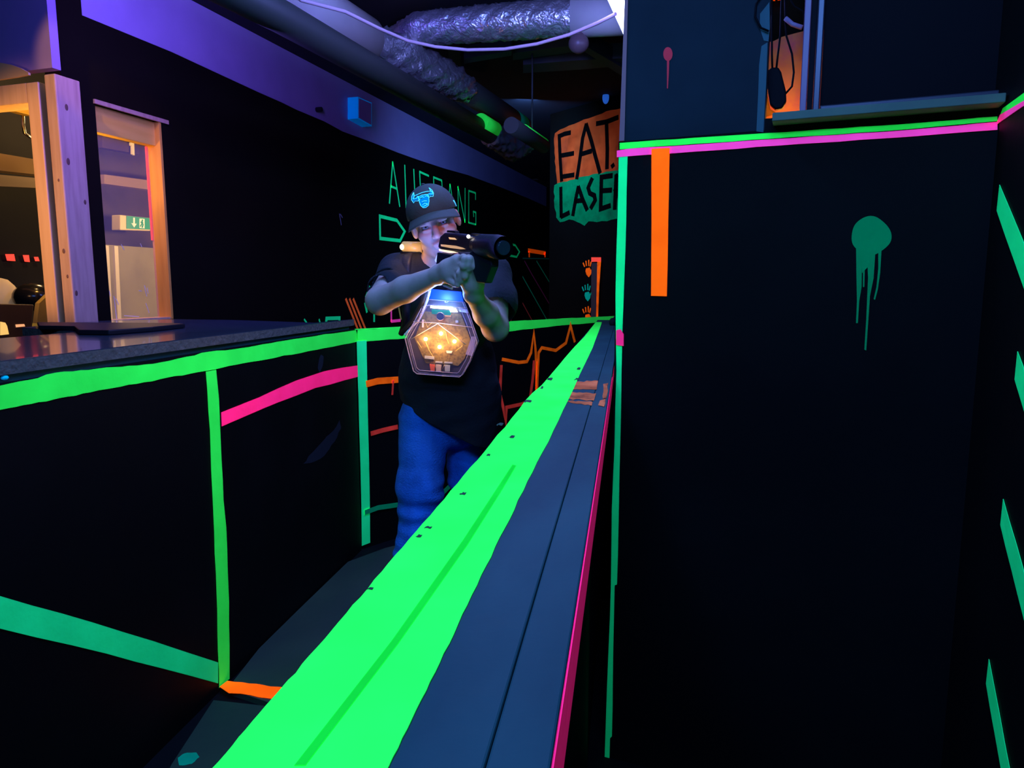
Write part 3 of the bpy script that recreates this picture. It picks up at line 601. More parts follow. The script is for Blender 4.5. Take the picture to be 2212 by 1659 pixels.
# ------------------------------------------------------------------ right partition with the hatch
PP = Plane(ony(1336, 320, 2.05)*np.array([1, 1, 0]), (-0.228, -0.974, 0))
def pa(u, v, t=0.0):
    q = onp(u, v, PP.p + PP.n*t, PP.n); return (q-PP.p) @ PP.e, q[2]
AH0 = pa(1653, 250)[0]; AC = pa(2157, 268)[0]; ZL = pa(1700, 262)[1]      # hatch left edge, corner, ledge height
zled = (pa(1700, 246)[1] + pa(2100, 226)[1])/2
def pbox(mb, a0, a1, t0, t1, z0, z1): return mb.obox(PP.p, PP.e, PP.n, UP, (a0, a1, t0, t1, z0, z1))
mb = MB(); ZT = pa(1336, 306)[1]; pbox(mb, 0, AH0, -0.05, 0, 0, ZT)
PX = lambda pix: [PP.at(u, v) for u, v in pix]
mbu = MB(); mbu.prism([q + UP*0 for q in (PP.pt(AH0, ZT), PP.pt(AH0, CEIL), PP.pt(pa(1353, 0)[0]+0.035, CEIL), PP.at(1353.5, 0), PP.pt(pa(1347, 306)[0], ZT))], -PP.n*0.05); pbox(mb, AH0, AC+0.06, -0.05, 0, 0, zled)
struct('wall_right_upper', mbu, mat('dark_blue_board', (0.022, 0.040, 0.048), 0.8, spec=0.15, noise=((0.012, 0.020, 0.024), 1.6, 0.42, 0.66), bump=0.1, bscale=20), 'dark blue board above the tape line left of the hatch')
struct('wall_right', mb, M_panel, 'black partition on the right, bluish at the top')
mb = MB(); mb.prism([PP.pt(pa(1338, 306)[0], ZT+0.001), PP.at(1350, 0), PP.pt(pa(1350, 0)[0]+0.035, CEIL), PP.pt(pa(1357, 0)[0]+0.035, CEIL), PP.at(1357, 0), PP.pt(pa(1349, 306)[0], ZT+0.001)], PP.n*0.003)
struct('trim_4', mb, mat('raw_plywood_edge', (0.55, 0.24, 0.22), 0.9), 'raw plywood edge of the partition')
def ptape(name, pix, m, lab, t=0.001, rg=(40, 0.6, 3), cat='tape', group=None):
    mb = MB(); patch(mb, PP, pix, t, 0.001, rg); return tag(mb.build(name, m), lab, cat, group)
ptape('tape_strip', [(1339, 309), (1500, 298), (1655, 288), (1900, 272), (2154, 252), (2154, 262), (1900, 284), (1662, 300), (1500, 311), (1339, 323)], M_green, 'neon green strip along the top of the black partition')
ptape('tape_strip', [(1333, 326), (1356, 322), (1500, 313), (1662, 301.5), (1900, 286), (2154, 264), (2154, 281), (1900, 300), (1681, 315), (1500, 328), (1333, 340)], M_magenta, 'magenta strip just under the green one on the black partition', 0.0022)
ptape('tape_strip', [(1337, 338), (1356, 337), (1353, 480), (1349, 600), (1345, 711), (1343, 800), (1340, 960), (1337, 1100), (1335, 1200), (1333, 1262), (1328, 1264), (1325, 1400), (1322, 1590), (1318, 1594), (1315, 1690), (1304, 1690), (1309, 1560), (1315, 1400), (1320, 1262), (1322, 1100), (1328, 960), (1332, 800), (1330, 640), (1334, 480)], M_mint, 'long upright mint strip down the left edge of the black partition', 0.001, (60, 0.6, 4))
ptape('tape_strip', [(1408, 322), (1447, 320), (1444, 480), (1441, 640), (1407, 639), (1408, 480)], M_orange, 'wide upright orange strip hanging on the black partition', 0.0034, (60, 0.5, 5))
mb = MB(); patch(mb, PP, [(1332, 713), (1341, 711), (1348, 722), (1348, 747), (1332, 745)], 0.0022, 0.004)
tag(mb.build('tape_fold', M_pink), 'small folded pink tape scrap where rail and partition meet', 'tape')
def ptch(name, polys, m, lab, cat='paint'):
    mb = MB()
    for i, p_ in enumerate(polys): patch(mb, PP, p_, 0.0008+0.0003*i, 0.0006)
    return tag(mb.build(name, m), lab, cat)
blob = [(1881+43*math.cos(a)*(1+0.05*math.sin(3*a+1)), 509+41*math.sin(a)*(1+0.04*math.cos(4*a))) for a in [2*math.pi*k/48 for k in range(48)]]
drip = [[(1849, 528), (1862, 540), (1861, 620), (1856, 650), (1853, 698), (1849, 698), (1851, 650), (1850, 600)],
        [(1864, 535), (1869, 535), (1867, 620), (1864, 620)], [(1872, 540), (1891, 540), (1887, 600), (1879, 640), (1875, 700), (1871, 757), (1867, 755), (1871, 690), (1875, 600)],
        [(1897, 530), (1905, 525), (1901, 590), (1896, 625), (1890, 648), (1887, 646), (1893, 620), (1897, 580)], [(1860, 540), (1885, 540), (1876, 575), (1862, 590)]]
ptch('spray_splat', [rag(blob, 6, 1.2, 8)] + drip, M_gspray, 'round green spray splat with long drips on the black partition')
bl = [(1443+10*math.cos(a), 117+15*math.sin(a)) for a in [2*math.pi*k/24 for k in range(24)]]
ptch('spray_splat', [rag(bl, 4, 1, 9), [(1441, 126), (1446, 126), (1445, 160), (1443, 192), (1441, 191), (1441, 160)]], M_rspray, 'small dull red spray spot with one drip high on the partition')
ptch('peeled_strip', [[(1642, 30), (1662, 5), (1663, 60), (1660, 90), (1650, 88), (1641, 60)], [(1645, 100), (1658, 92), (1655, 180), (1651, 250), (1649, 286), (1634, 284), (1638, 200), (1640, 140)]], mat('pale_blue_board', (0.06, 0.17, 0.17), 0.8), 'peeled pale strip beside the hatch opening', 'strip')
# ledge, hatch frame, dark screen
lg = MB(); pbox(lg, AH0+0.02, AC-0.002, 0.0005, 0.06, zled-0.020, zled)
tag(lg.build('hatch_ledge', mat('grey_blue_ledge', (0.14, 0.24, 0.13), 0.6, noise=((0.10, 0.18, 0.11), 8, 0.4, 0.7)), bevel=0.002), 'grey-blue ledge running under the hatch in the partition', 'shelf')
a1 = pa(1727, 235, -0.04)[0]; a2 = pa(1766, 235, -0.04)[0]
hat = thing('window_2', PP.pt(a2, zled, -0.05), None, None); hat['kind'] = 'structure'; hat['label'] = 'dark glossy hatch pane in a worn frame'
mb = MB(); pbox(mb, a1, a1+0.016, -0.06, -0.02, zled+0.0005, CEIL); mb.build('frame_edge', mat('lilac_frame_reflection', (0.30, 0.12, 0.20), 0.35), hat, bevel=0.002)  # lilac reflection on the frame put into its edge colour
mb = MB(); pbox(mb, a1+0.0165, a1+0.030, -0.06, -0.035, zled+0.0005, CEIL); mb.build('frame_groove', M_gap, hat)
mb = MB(); pbox(mb, a1+0.0305, a2+0.004, -0.06, -0.018, zled+0.0005, CEIL); pbox(mb, a2+0.005, AC, -0.06, -0.018, zled+0.0005, zled+0.025); mb.build('frame', mat('dark_blue_frame', (0.05, 0.045, 0.06), 0.3), hat, bevel=0.003)
mb = MB(); pbox(mb, a2+0.005, AC+0.05, -0.07, -0.05, zled+0.026, CEIL); mb.build('dark_pane', mat('black_pane', (0.004, 0.004, 0.005), 0.6, spec=0.08), hat)
# orange-lit backing and cables inside the hatch
PI_ = Plane(PP.p - PP.n*0.20, PP.n)
mb = MB(); patch(mb, PI_, [(1600, 92), (1655, 95), (1672, 91), (1690, 82), (1712, 76), (1735, 70), (1790, 66), (1790, 300), (1600, 300)], 0, 0.01)
M_oglow = mat('orange_lit_cloth', (0.8, 0.30, 0.05), 0.8, noise=((0.65, 0.12, 0.14), 9, 0.48, 0.62), bump=0.5, bscale=12)
tag(mb.build('cloth_backing', M_oglow), 'orange and pink lit cloth inside the hatch behind the hanging adapter', 'cloth')
mb = MB(); pbox(mb, AH0-0.1, AC, -0.25, -0.201, 1.5, CEIL); struct('wall_hatch_back', mb, M_blackwall)
PK = Plane(PP.p - PP.n*0.08, PP.n)
kc = PK.at
ad = thing('power_adapter', kc(1676, 240), 'black power adapter hanging in the hatch on two thin cables', 'adapter')
mb = MB(); mb.prism([kc(*q) for q in [(1659, 157), (1668, 150), (1682, 150), (1688, 160), (1698, 200), (1699, 222), (1690, 238), (1675, 240), (1664, 230), (1660, 205), (1656, 160)]], PP.n*0.022)
M_cab = mat('black_cable', (0.004, 0.004, 0.005), 0.6, spec=0.1)
mb.build('adapter_body', M_cab, ad, bevel=0.004)
mb = MB()
mb.tube([kc(*q)+PP.n*0.015 for q in [(1668, -20), (1668, 60), (1668, 120), (1669, 155)]], 0.0026, 8)
mb.tube([kc(*q)+PP.n*0.015 for q in [(1690, -20), (1686, 80), (1681, 120), (1677, 155)]], 0.0026, 8)
mb.tube([kc(*q)+PP.n*0.015 for q in [(1696, -20), (1697, 40), (1699, 82), (1711, 120), (1715, 160), (1711, 190), (1695, 208)]], 0.0026, 8); mb.build('cable', M_cab, ad)
def cable(pts, r, lab, m=M_cab, t=0.02):
    mb = MB(); mb.tube([kc(*q)+PP.n*t for q in pts], r, 8); return tag(mb.build('cable', m), lab, 'cable')
cable([(1656, 8), (1638, 35), (1636, 62), (1648, 85), (1664, 92)], 0.0026, 'black cable looping left out of the hatch', t=0.09)
cable([(1700, -10), (1716, 20), (1735, 30), (1738, 60)], 0.0024, 'black cable arching in the top of the hatch')
cable([(1697, 48), (1712, 61), (1733, 68)], 0.006, 'pale grey cable end in the top of the hatch', mat('grey_cable', (0.5, 0.3, 0.45), 0.5), 0.03)
mb = MB(); patch(mb, PI_, [(1664, -10), (1676, -10), (1675, 8), (1667, 8)], 0.02, 0.01); patch(mb, PI_, [(1679, -10), (1692, -10), (1690, 6), (1680, 7)], 0.02, 0.01)
tag(mb.build('orange_tag', M_ostroke), 'orange tags at the very top of the hatch', 'tag')
mb = MB(); patch(mb, PK, [(1653, 168), (1658, 168), (1657, 200), (1664, 236), (1680, 246), (1655, 252), (1649, 256), (1650, 210)], 0, 0.004)
tag(mb.build('orange_sliver', M_ostroke), 'bright orange edge strip at the left side of the hatch', 'strip')
hl = lamp('hatch_orange_lamp', 'POINT', tuple(PP.pt(AH0+0.035, zled+0.04, -0.10)), 0.35, (1.0, 0.42, 0.06), radius=0.02)

# ------------------------------------------------------------------ right side wall toward the camera
pc = PP.pt(AC, 0, 0); aR = math.radians(-10.4); dR = np.array([-math.sin(aR), math.cos(aR), 0]); nR = np.array([-dR[1], dR[0], 0])
R = Plane(pc, nR)
mb = MB(); mb.obox(pc, dR, -nR, UP, (-2.6, 0.05, 0, 0.08, 0, CEIL)); struct('wall_side_right', mb, M_black, 'black wall at the right edge of the frame')
def rtape(pix, m, lab, t=0.001, group=None):
    mb = MB(); patch(mb, R, pix, t, 0.001, (50, 0.5, 6)); return tag(mb.build('tape_strip', m), lab, 'tape', group)
rtape([(2168, 234), (2212, 202), (2330, 118), (2330, 150), (2212, 219), (2163, 248)], M_green, 'neon green strip at the top right corner, upper of the two')
rtape([(2163, 248), (2212, 219), (2330, 152), (2330, 178), (2212, 230), (2154, 270)], M_magenta, 'magenta strip at the top right corner below the green one', 0.0022)
g = 'slanted mint tape strips on the wall at the right edge'
rtape([(2161, 399), (2155, 455), (2212, 617), (2290, 830), (2290, 760), (2212, 520)], M_mint, 'topmost slanted mint strip at the right edge', group=g)
rtape([(2200, 759), (2194, 820), (2212, 880), (2290, 1150), (2290, 1070), (2212, 790)], M_mint, 'second slanted mint strip from the top at the right edge', group=g)
rtape([(2169, 1078), (2163, 1134), (2212, 1330), (2270, 1560), (2270, 1480), (2212, 1227)], M_mint, 'third slanted mint strip from the top at the right edge', group=g)
rtape([(2138, 1424), (2132, 1477), (2164, 1659), (2180, 1750), (2205, 1750), (2183, 1659)], M_mint, 'lowest slanted mint strip at the bottom right', group=g)

# ------------------------------------------------------------------ ceiling services
M_duct = mat('grey_duct_wrap', (0.80, 0.74, 0.66), 0.6, noise=((0.72, 0.68, 0.60), 5, 0.4, 0.7), bump=0.1, bscale=12)
M_duct2 = mat('dull_grey_pipe', (0.05, 0.055, 0.045), 0.6, bump=0.1, bscale=14)
M_ddark = mat('dark_service_metal', (0.07, 0.075, 0.08), 0.6)
def foilmat():
    m = mat('crinkled_foil', (0.75, 0.70, 0.72), 0.36, metal=0.75); nt = m.node_tree; b = nt.nodes['Principled BSDF']
    tc = nt.nodes.new('ShaderNodeTexCoord'); v = nt.nodes.new('ShaderNodeTexVoronoi'); v.inputs['Scale'].default_value = 11
    n = nt.nodes.new('ShaderNodeTexNoise'); n.inputs['Scale'].default_value = 8; n.inputs['Detail'].default_value = 3
    nt.links.new(tc.outputs['Object'], n.inputs['Vector']); nt.links.new(n.outputs['Color'], v.inputs['Vector'])
    bp = nt.nodes.new('ShaderNodeBump'); bp.inputs['Strength'].default_value = 0.32; bp.inputs['Distance'].default_value = 0.02
    ad_ = nt.nodes.new('ShaderNodeMath'); nt.links.new(n.outputs[0], ad_.inputs[0]); nt.links.new(v.outputs['Distance'], ad_.inputs[1])
    nt.links.new(ad_.outputs[0], bp.inputs['Height']); nt.links.new(bp.outputs[0], b.inputs['Normal']); return m
M_foil = foilmat()
def crinkle(path, rad, seg=40, steps=60, amp=0.012, seed=1):
    P = [np.asarray(q, float) for q in path]; L = [0]
    for i in range(1, len(P)): L.append(L[-1] + np.linalg.norm(P[i]-P[i-1]))
    rnd = np.random.RandomState(seed); pts = []; rr = []
    for k in range(steps+1):
        s_ = L[-1]*k/steps; i = max(j for j in range(len(P)) if L[j] <= s_+1e-9); i = min(i, len(P)-2)
        t = (s_-L[i])/(L[i+1]-L[i]); pts.append(P[i]*(1-t)+P[i+1]*t); rr.append(rad[i]*(1-t)+rad[i+1]*t)
    mb = MB(); mb.tube(pts, rr, seg)
    V = np.array(mb.v); n = len(pts)
    for i in range(n):
        for k in range(seg):
            j = i*seg+k; c = pts[i]; d = V[j]-c; ln = np.linalg.norm(d)
            w = amp*(math.sin(k*0.9+i*0.7+seed)*0.5 + rnd.randn()*0.55); V[j] = c + d*(1+w/ln)
    mb.v = [tuple(q) for q in V]; return mb
D0, D1, D2, D3, D4 = [onz(*q, 2.84) for q in ((560, -75), (640, 0), (786, 88), (1000, 190), (1110, 262))]
duct = thing('ventilation_duct', D2, 'large grey ventilation duct running under the ceiling with a foil-wrapped joint', 'duct')
mb = MB(); mb.tube([D0 + (D0-D1)*1.5, D0, D1, D2], 0.135, 36); mb.build('wrapped_pipe', M_duct, duct)
crinkle([D2 - (D2-D1)*0.02, D2*0.75+D3*0.25, D2*0.5+D3*0.5, D3*0.85+D2*0.15, D3*1.05-D2*0.05], [0.10, 0.12, 0.13, 0.115, 0.085], amp=0.014, seed=3).build('foil_joint', M_foil, duct)
mb = MB(); mb.tube([D3, D4 + (D4-D3)*0.2], 0.088, 28); mb.build('thin_pipe', M_duct2, duct)
mb = MB(); mb.tube([D4 - (D4-D3)*0.06, D4 + (D4-D3)*0.14], 0.0895, 28); mb.build('green_band', fluo('dim_green_band', (0, .5, .2), (0, .01, .004)), duct)
K0, K1, K2, K3 = [onz(*q, 2.60) for q in ((500, -20), (600, 32), (780, 134), (1062, 292))]
pip = thing('pipe', K2, 'dark round pipe running alongside and below the grey duct', 'pipe')
mb = MB(); mb.tube([K0 + (K0-K1)*2, K1, K2, K3], 0.070, 28); mb.build('pipe_run', M_duct2, pip)
mb = MB(); q0 = K3 - (K3-K2)*0.17; q1_ = K3 - (K3-K2)*0.02
mb.tube([q0 + np.array([0.035, 0, 0.03]), q1_ + np.array([0.035, 0, 0.03])], 0.060, 20); mb.build('green_tape', M_green, pip)
crinkle([K3-(K3-K2)*0.02, K3 + np.array([0.12, 0.35, -0.02]), K3 + np.array([0.24, 0.5, 0.06])], [0.085, 0.11, 0.07], steps=30, seed=9).build('flexible_elbow', mat('dark_flex_hose', (0.09, 0.09, 0.10), 0.45), pip)
G0, G1 = onz(1122, 282, 2.45), onz(1174, 316, 2.45)
stub = thing('pipe_stub', G0, 'short dark pipe end with a green tape wrap near the painted lettering', 'pipe')
mb = MB(); mb.tube([G0 - (G1-G0)*0.3, G1], 0.050, 20); mb.build('pipe_run', M_duct2, stub); mb = MB(); q = G0*0.5+G1*0.5; mb.tube([q + UP*0.03, np.array([q[0], q[1], CEIL])], 0.006, 8); mb.build('hanger_rod', M_ddark, stub)
mb = MB(); mb.tube([G0 + (G1-G0)*0.15 + UP*0.018, G1 + (G1-G0)*0.01 + UP*0.018], 0.040, 20); mb.build('green_tape', M_green, stub)
# cross duct
X0, X1, X2, X3 = [onz(*q, 3.00) for q in ((842, 92), (905, 62), (1240, 36), (1400, 28))]
crinkle([X0, X1, X1*0.5+X2*0.5, X2], [0.07, 0.092, 0.10, 0.105], steps=90, amp=0.006, seed=5).build('branch_foil_wrap', M_foil, duct)
mb = MB(); mb.tube([X2 - (X2-X1)*0.02, X3], 0.112, 30); mb.build('branch_pipe', M_duct, duct)
mb = MB(); c_ = X2 + np.array([0.03, -0.02, -0.155]); mb.ball(c_, (0.06, 0.05, 0.055)); mb.tube([c_, c_+UP*0.10], 0.03, 12); mb.build('valve', mat('plum_plastic', (0.20, 0.12, 0.13), 0.35), duct)
# white cable hanging across
cb_ = [onz(u, v, 2.70) for u, v in ((560, -60), (650, 0), (745, 25), (820, 62), (880, 88), (940, 101), (1010, 108), (1090, 106), (1160, 95), (1230, 75), (1290, 50), (1330, 30))]
mb = MB(); mb.tube(cb_, 0.0085, 10)
tag(mb.build('hanging_cable', mat('white_cable', (0.85, 0.55, 0.62), 0.5)), 'white cable sagging across the ducts toward the black-light tube', 'cable')
# visible tube lamp
T0 = onz(1348, 77, 2.80); T1 = onz(1309, -8, 2.80); dT = (T1-T0); dT[2] = 0
dT = dT/np.linalg.norm(dT); T1 = T0 + dT*2.1
tl = thing('tube_lamp', T0, 'bright white-violet black-light tube lamp beside the partition top', 'lamp')
sd = np.cross(dT, UP); sd = sd if sd[0] > 0 else -sd
mb = MB(); mb.obox(T0, dT, sd, UP, (0, 2.1, 0.0, 0.062, 0.0, 0.03)); mb.build('diffuser', mat('glowing_tube', (0.8, 0.8, 1.0), 0.4, emit=(0.26, 0.32, 1.0), es=20.0), tl)
mb = MB(); mb.obox(T0, dT, sd, UP, (-0.01, 2.11, -0.006, 0.068, 0.031, 0.06)); mb.build('housing', M_ddark, tl)
# dark structures on the ceiling
def cbox(pix, z, h, lab, name='cable_tray', m=M_ddark):
    mb = MB(); mb.prism([onz(u, v, z) for u, v in pix], UP*h); return tag(mb.build(name, m), lab, 'ceiling fitting')
cbox([(1130, 140), (1130, 158), (1260, 150), (1345, 142), (1345, 126), (1250, 130)], 2.98, 0.10, 'dark grey rectangular air box edge under the ceiling', 'air_box')
cbox([(1108, 115), (1245, 97), (1245, 112), (1108, 130)], 3.00, 0.10, 'dark cross beam behind the branch duct', 'ceiling_beam')
cbox([(1245, 100), (1262, 98), (1420, 190), (1420, 215)], 2.96, 0.10, 'dark slanting beam running toward the partition', 'ceiling_beam')
cbox([(968, 108), (993, 108), (997, 160), (972, 160)], 3.05, 0.08, 'short dark drop pipe bracket between the ducts', 'pipe_bracket', M_duct2)
cbox([(1002, 126), (1105, 110), (1105, 120), (1002, 138)], 2.99, 0.08, 'thin dark tray right of the pipe bracket')
mb = MB(); q = E.at(1322, 214); mb.ball(q + nE*0.08, (0.03, 0.03, 0.055)); mb.tube([q + nE*0.08 + UP*0.04, q + nE*0.08 + UP*0.12], 0.012, 8)
tag(mb.build('sensor_lamp', mat('blue_sensor', (0.05, 0.3, 0.9), 0.4, emit=(0.02, 0.12, 0.6), es=0.6)), 'small blue glowing sensor above the painted lettering', 'sensor')
q = W.at(1150, 375); q = q + NW*0.05
cmr = thing('wall_spotlight', q, 'small brownish spotlight fixed high on the black wall before the corner', 'lamp')
mb = MB(); mb.tube([q + UP*0.10, q - UP*0.10], [0.09, 0.05], 14); mb.build('lamp_body', mat('brown_lamp_body', (0.35, 0.28, 0.16), 0.5), cmr)
mb = MB(); mb.obox(q, WW, NW, UP, (-0.14, 0.14, -0.045, 0.02, 0.10, 0.16)); mb.build('bracket', M_ddark, cmr)

# ================================================================== the player
class Field:
    """signed distance field on a grid, blended part by part; meshed with surface nets"""
    def __init__(s, lo, hi, h):
        s.h = h; s.lo = np.asarray(lo, float); n = np.ceil((np.asarray(hi)-s.lo)/h).astype(int)+1; s.n = n
        s.g = np.full(n, 0.05, np.float32); s.ax = [(s.lo[i] + h*np.arange(n[i])).astype(np.float32) for i in range(3)]
    def sub(s, lo, hi):
        a = np.clip(np.floor((np.asarray(lo)-s.lo)/s.h).astype(int), 0, s.n-1); b = np.clip(np.ceil((np.asarray(hi)-s.lo)/s.h).astype(int)+1, 1, s.n)
        sl = tuple(slice(a[i], b[i]) for i in range(3))
        return sl, s.ax[0][sl[0]][:, None, None], s.ax[1][sl[1]][None, :, None], s.ax[2][sl[2]][None, None, :]
    def put(s, sl, d, k, op='add'):
        g = s.g[sl]
        if op == 'add':
            if k <= 0: s.g[sl] = np.minimum(g, d); return
            hh = np.clip(0.5+0.5*(g-d)/k, 0, 1); s.g[sl] = g*(1-hh)+d*hh-k*hh*(1-hh)
        elif op == 'cut':
            if k <= 0: s.g[sl] = np.maximum(g, -d); return
            hh = np.clip(0.5-0.5*(g+d)/k, 0, 1); s.g[sl] = g*(1-hh)+(-d)*hh+k*hh*(1-hh)
    def cap(s, a, b, ra, rb=None, k=0.02, op='add'):
        rb = ra if rb is None else rb; a = np.asarray(a, float); b = np.asarray(b, float); m = max(ra, rb)+0.05
        sl, X, Y, Z = s.sub(np.minimum(a, b)-m, np.maximum(a, b)+m); d = b-a; L2 = max(float(d @ d), 1e-9)
        t = np.clip(((X-a[0])*d[0]+(Y-a[1])*d[1]+(Z-a[2])*d[2])/L2, 0, 1)
        D = np.sqrt((X-a[0]-t*d[0])**2+(Y-a[1]-t*d[1])**2+(Z-a[2]-t*d[2])**2)-(ra+(rb-ra)*t); s.put(sl, D.astype(np.float32), k, op)
    def ell(s, c, r, A=None, k=0.02, op='add'):
        A = np.eye(3) if A is None else A; c = np.asarray(c, float); r = np.asarray(r, float); m = r.max()+0.05
        sl, X, Y, Z = s.sub(c-m, c+m); q = [((X-c[0])*A[i][0]+(Y-c[1])*A[i][1]+(Z-c[2])*A[i][2])/r[i] for i in range(3)]
        k0 = np.sqrt(q[0]**2+q[1]**2+q[2]**2)+1e-6; k1 = np.sqrt((q[0]/r[0])**2+(q[1]/r[1])**2+(q[2]/r[2])**2)+1e-6
        s.put(sl, (k0*(k0-1)/k1).astype(np.float32), k, op)
    def half(s, p, n, keep=True):
        """keep only the side the normal points away from"""
        p = np.asarray(p, float); n = np.asarray(n, float)/np.linalg.norm(n)
        D = (s.ax[0][:, None, None]-p[0])*n[0]+(s.ax[1][None, :, None]-p[1])*n[1]+(s.ax[2][None, None, :]-p[2])*n[2]
        s.g = np.maximum(s.g, D.astype(np.float32))
    def ripple(s, fn):
        s.g = s.g + fn(s.ax[0][:, None, None], s.ax[1][None, :, None], s.ax[2][None, None, :]).astype(np.float32)
    def mesh(s, name, m, parent=None, smooth=2):
        g = s.g; g[0] = g[-1] = 0.05; g[:, 0] = g[:, -1] = 0.05; g[:, :, 0] = g[:, :, -1] = 0.05
        ins = g < 0; nx, ny, nz = g.shape
        cnt = np.zeros((nx-1, ny-1, nz-1), np.int8)
        for dx in (0, 1):
            for dy in (0, 1):
                for dz in (0, 1): cnt += ins[dx:nx-1+dx, dy:ny-1+dy, dz:nz-1+dz]
        cells = np.argwhere((cnt > 0) & (cnt < 8)); idx = -np.ones(cnt.shape, np.int32); idx[tuple(cells.T)] = np.arange(len(cells))
        acc = np.zeros((len(cells), 3)); w = np.zeros(len(cells)); C_ = [(a, b, c) for a in (0, 1) for b in (0, 1) for c in (0, 1)]
        val = {o: g[cells[:, 0]+o[0], cells[:, 1]+o[1], cells[:, 2]+o[2]].astype(float) for o in C_}
        for o in C_:
            for ax in range(3):
                if o[ax]: continue
                p = list(o); p[ax] = 1; p = tuple(p); va, vb = val[o], val[p]; hit = (va < 0) != (vb < 0)
                t = np.where(hit, va/(va-vb+1e-12), 0); pos = np.tile(np.array(o, float), (len(cells), 1)); pos[:, ax] += t
                acc += pos*hit[:, None]; w += hit
        V = s.lo + (cells + acc/w[:, None])*s.h; fs = []
        for ax in range(3):
            a0 = [slice(None)]*3; a1 = [slice(None)]*3; a0[ax] = slice(0, -1); a1[ax] = slice(1, None)
            i0, i1 = ins[tuple(a0)], ins[tuple(a1)]; e = np.argwhere(i0 != i1); fl = i0[tuple(e.T)]
            u_, v_ = [(1, 2), (2, 0), (0, 1)][ax]; qs = []
            for du, dv in ((-1, -1), (0, -1), (0, 0), (-1, 0)):
                c = e.copy(); c[:, u_] += du; c[:, v_] += dv; qs.append(idx[tuple(c.T)])
            Q = np.stack(qs, 1); Q[~fl] = Q[~fl][:, ::-1]; fs.append(Q)
        Fq = np.concatenate(fs); Fq = Fq[(Fq >= 0).all(1)]
        for _ in range(smooth):                                            # light relaxing
            S = np.zeros_like(V); N = np.zeros(len(V))
            for a, b in ((0, 1), (1, 2), (2, 3), (3, 0)):
                np.add.at(S, Fq[:, a], V[Fq[:, b]]); np.add.at(S, Fq[:, b], V[Fq[:, a]]); np.add.at(N, Fq[:, a], 1); np.add.at(N, Fq[:, b], 1)
            V = V*0.5 + 0.5*S/np.maximum(N, 1)[:, None]
        o0 = ORG[parent.name] if parent is not None else V.mean(0)
        me = bpy.data.meshes.new(name); me.vertices.add(len(V)); me.vertices.foreach_set('co', (V-o0).astype(np.float32).ravel())
        me.loops.add(len(Fq)*4); me.loops.foreach_set('vertex_index', Fq.astype(np.int32).ravel()); me.polygons.add(len(Fq))
        me.polygons.foreach_set('loop_start', np.arange(0, len(Fq)*4, 4, dtype=np.int32)); me.polygons.foreach_set('loop_total', np.full(len(Fq), 4, np.int32))
        me.polygons.foreach_set('use_smooth', np.ones(len(Fq), bool)); me.update(calc_edges=True); me.validate(); me.materials.append(m)
        o = bpy.data.objects.new(name, me); link(o)
        if parent is not None: o.parent = parent
        else: o.location = o0
        ORG[o.name] = o0; return o

J = lambda u, v, y: ony(u, v, y)
def SH(x, y, z, f, seed, n=8):
    r_ = np.random.RandomState(seed); out = 0
    for i in range(n):
        d = r_.randn(3); d = d/np.linalg.norm(d)*f*r_.uniform(0.6, 1.4); out = out + np.sin(x*d[0]+y*d[1]+z*d[2]+r_.uniform(0, 6.28))
    return out/math.sqrt(n)
M_skin = mat('skin', (0.74, 0.50, 0.38), 0.50, noise=((0.68, 0.45, 0.33), 40, 0.4, 0.7), bump=0.06, bscale=220)
M_shirt = mat('black_cotton', (0.013, 0.016, 0.018), 0.9, bump=0.25, bscale=90)
M_jeans = mat('blue_denim', (0.02, 0.26, 0.85), 0.9, noise=((0.01, 0.17, 0.60), 14, 0.40, 0.66, (1, 1, 0.35)), bump=0.5, bscale=160)
M_nylon = mat('black_nylon', (0.018, 0.018, 0.022), 0.6, bump=0.2, bscale=140)
M_cap = mat('navy_cap_cloth', (0.055, 0.085, 0.060), 0.85, noise=((0.05, 0.07, 0.05), 30, 0.4, 0.7), bump=0.15, bscale=200)
M_hair = mat('dark_hair', (0.03, 0.018, 0.012), 0.7)

ply = thing('person', (-0.66, 2.56, 0), 'player in dark cap, black T-shirt and blue jeans aiming a laser phaser behind the barrier', 'person')
# head frame: hx = image right, hf = face direction, hu = crown direction
ya, pt, ro = math.radians(14), math.radians(12), math.radians(17)
hf = np.array([math.sin(ya)*math.cos(pt), -math.cos(ya)*math.cos(pt), -math.sin(pt)]); h0 = np.array([math.cos(ya), math.sin(ya), 0])
u0 = np.cross(hf, h0); hx = math.cos(ro)*h0 + math.sin(ro)*u0; hu = math.cos(ro)*u0 - math.sin(ro)*h0
HA = np.array([hx, hf, hu])
HC = J(938, 485, 2.385) - (hf*0.085 + hu*0.012)
def H(x, y, z): return HC + hx*x + hf*y + hu*z

shR, elR, wrR = J(860, 588, 2.57), J(820, 650, 2.30), J(950, 592, 2.19)
shL, elL, wrL = J(1068, 600, 2.58), J(1070, 708, 2.40), J(1022, 636, 2.20)
chest, belly, pelv = J(965, 650, 2.60), J(968, 780, 2.60), J(972, 900, 2.61)
nb = J(945, 592, 2.57)
B = Field((-1.02, 2.02, 0.90), (-0.26, 2.80, 1.86), 0.003)
TX = np.array([[0.995, 0.10, 0], [-0.10, 0.995, 0], [0, 0, 1.0]])
def torso(Fd, off=0.0, k=0.05):
    Fd.ell(chest + UP*0.02, (0.165+off, 0.105+off, 0.17+off), TX, k=k)
    Fd.ell(belly, (0.150+off, 0.100+off, 0.20+off), TX, k=k)
    Fd.ell(pelv + UP*0.03, (0.160+off, 0.105+off, 0.15+off), TX, k=k)
    Fd.cap(shR + np.array([0.05, 0, 0.0]), shL - np.array([0.05, 0, 0.0]), 0.062+off, 0.062+off, k=k)
torso(B)
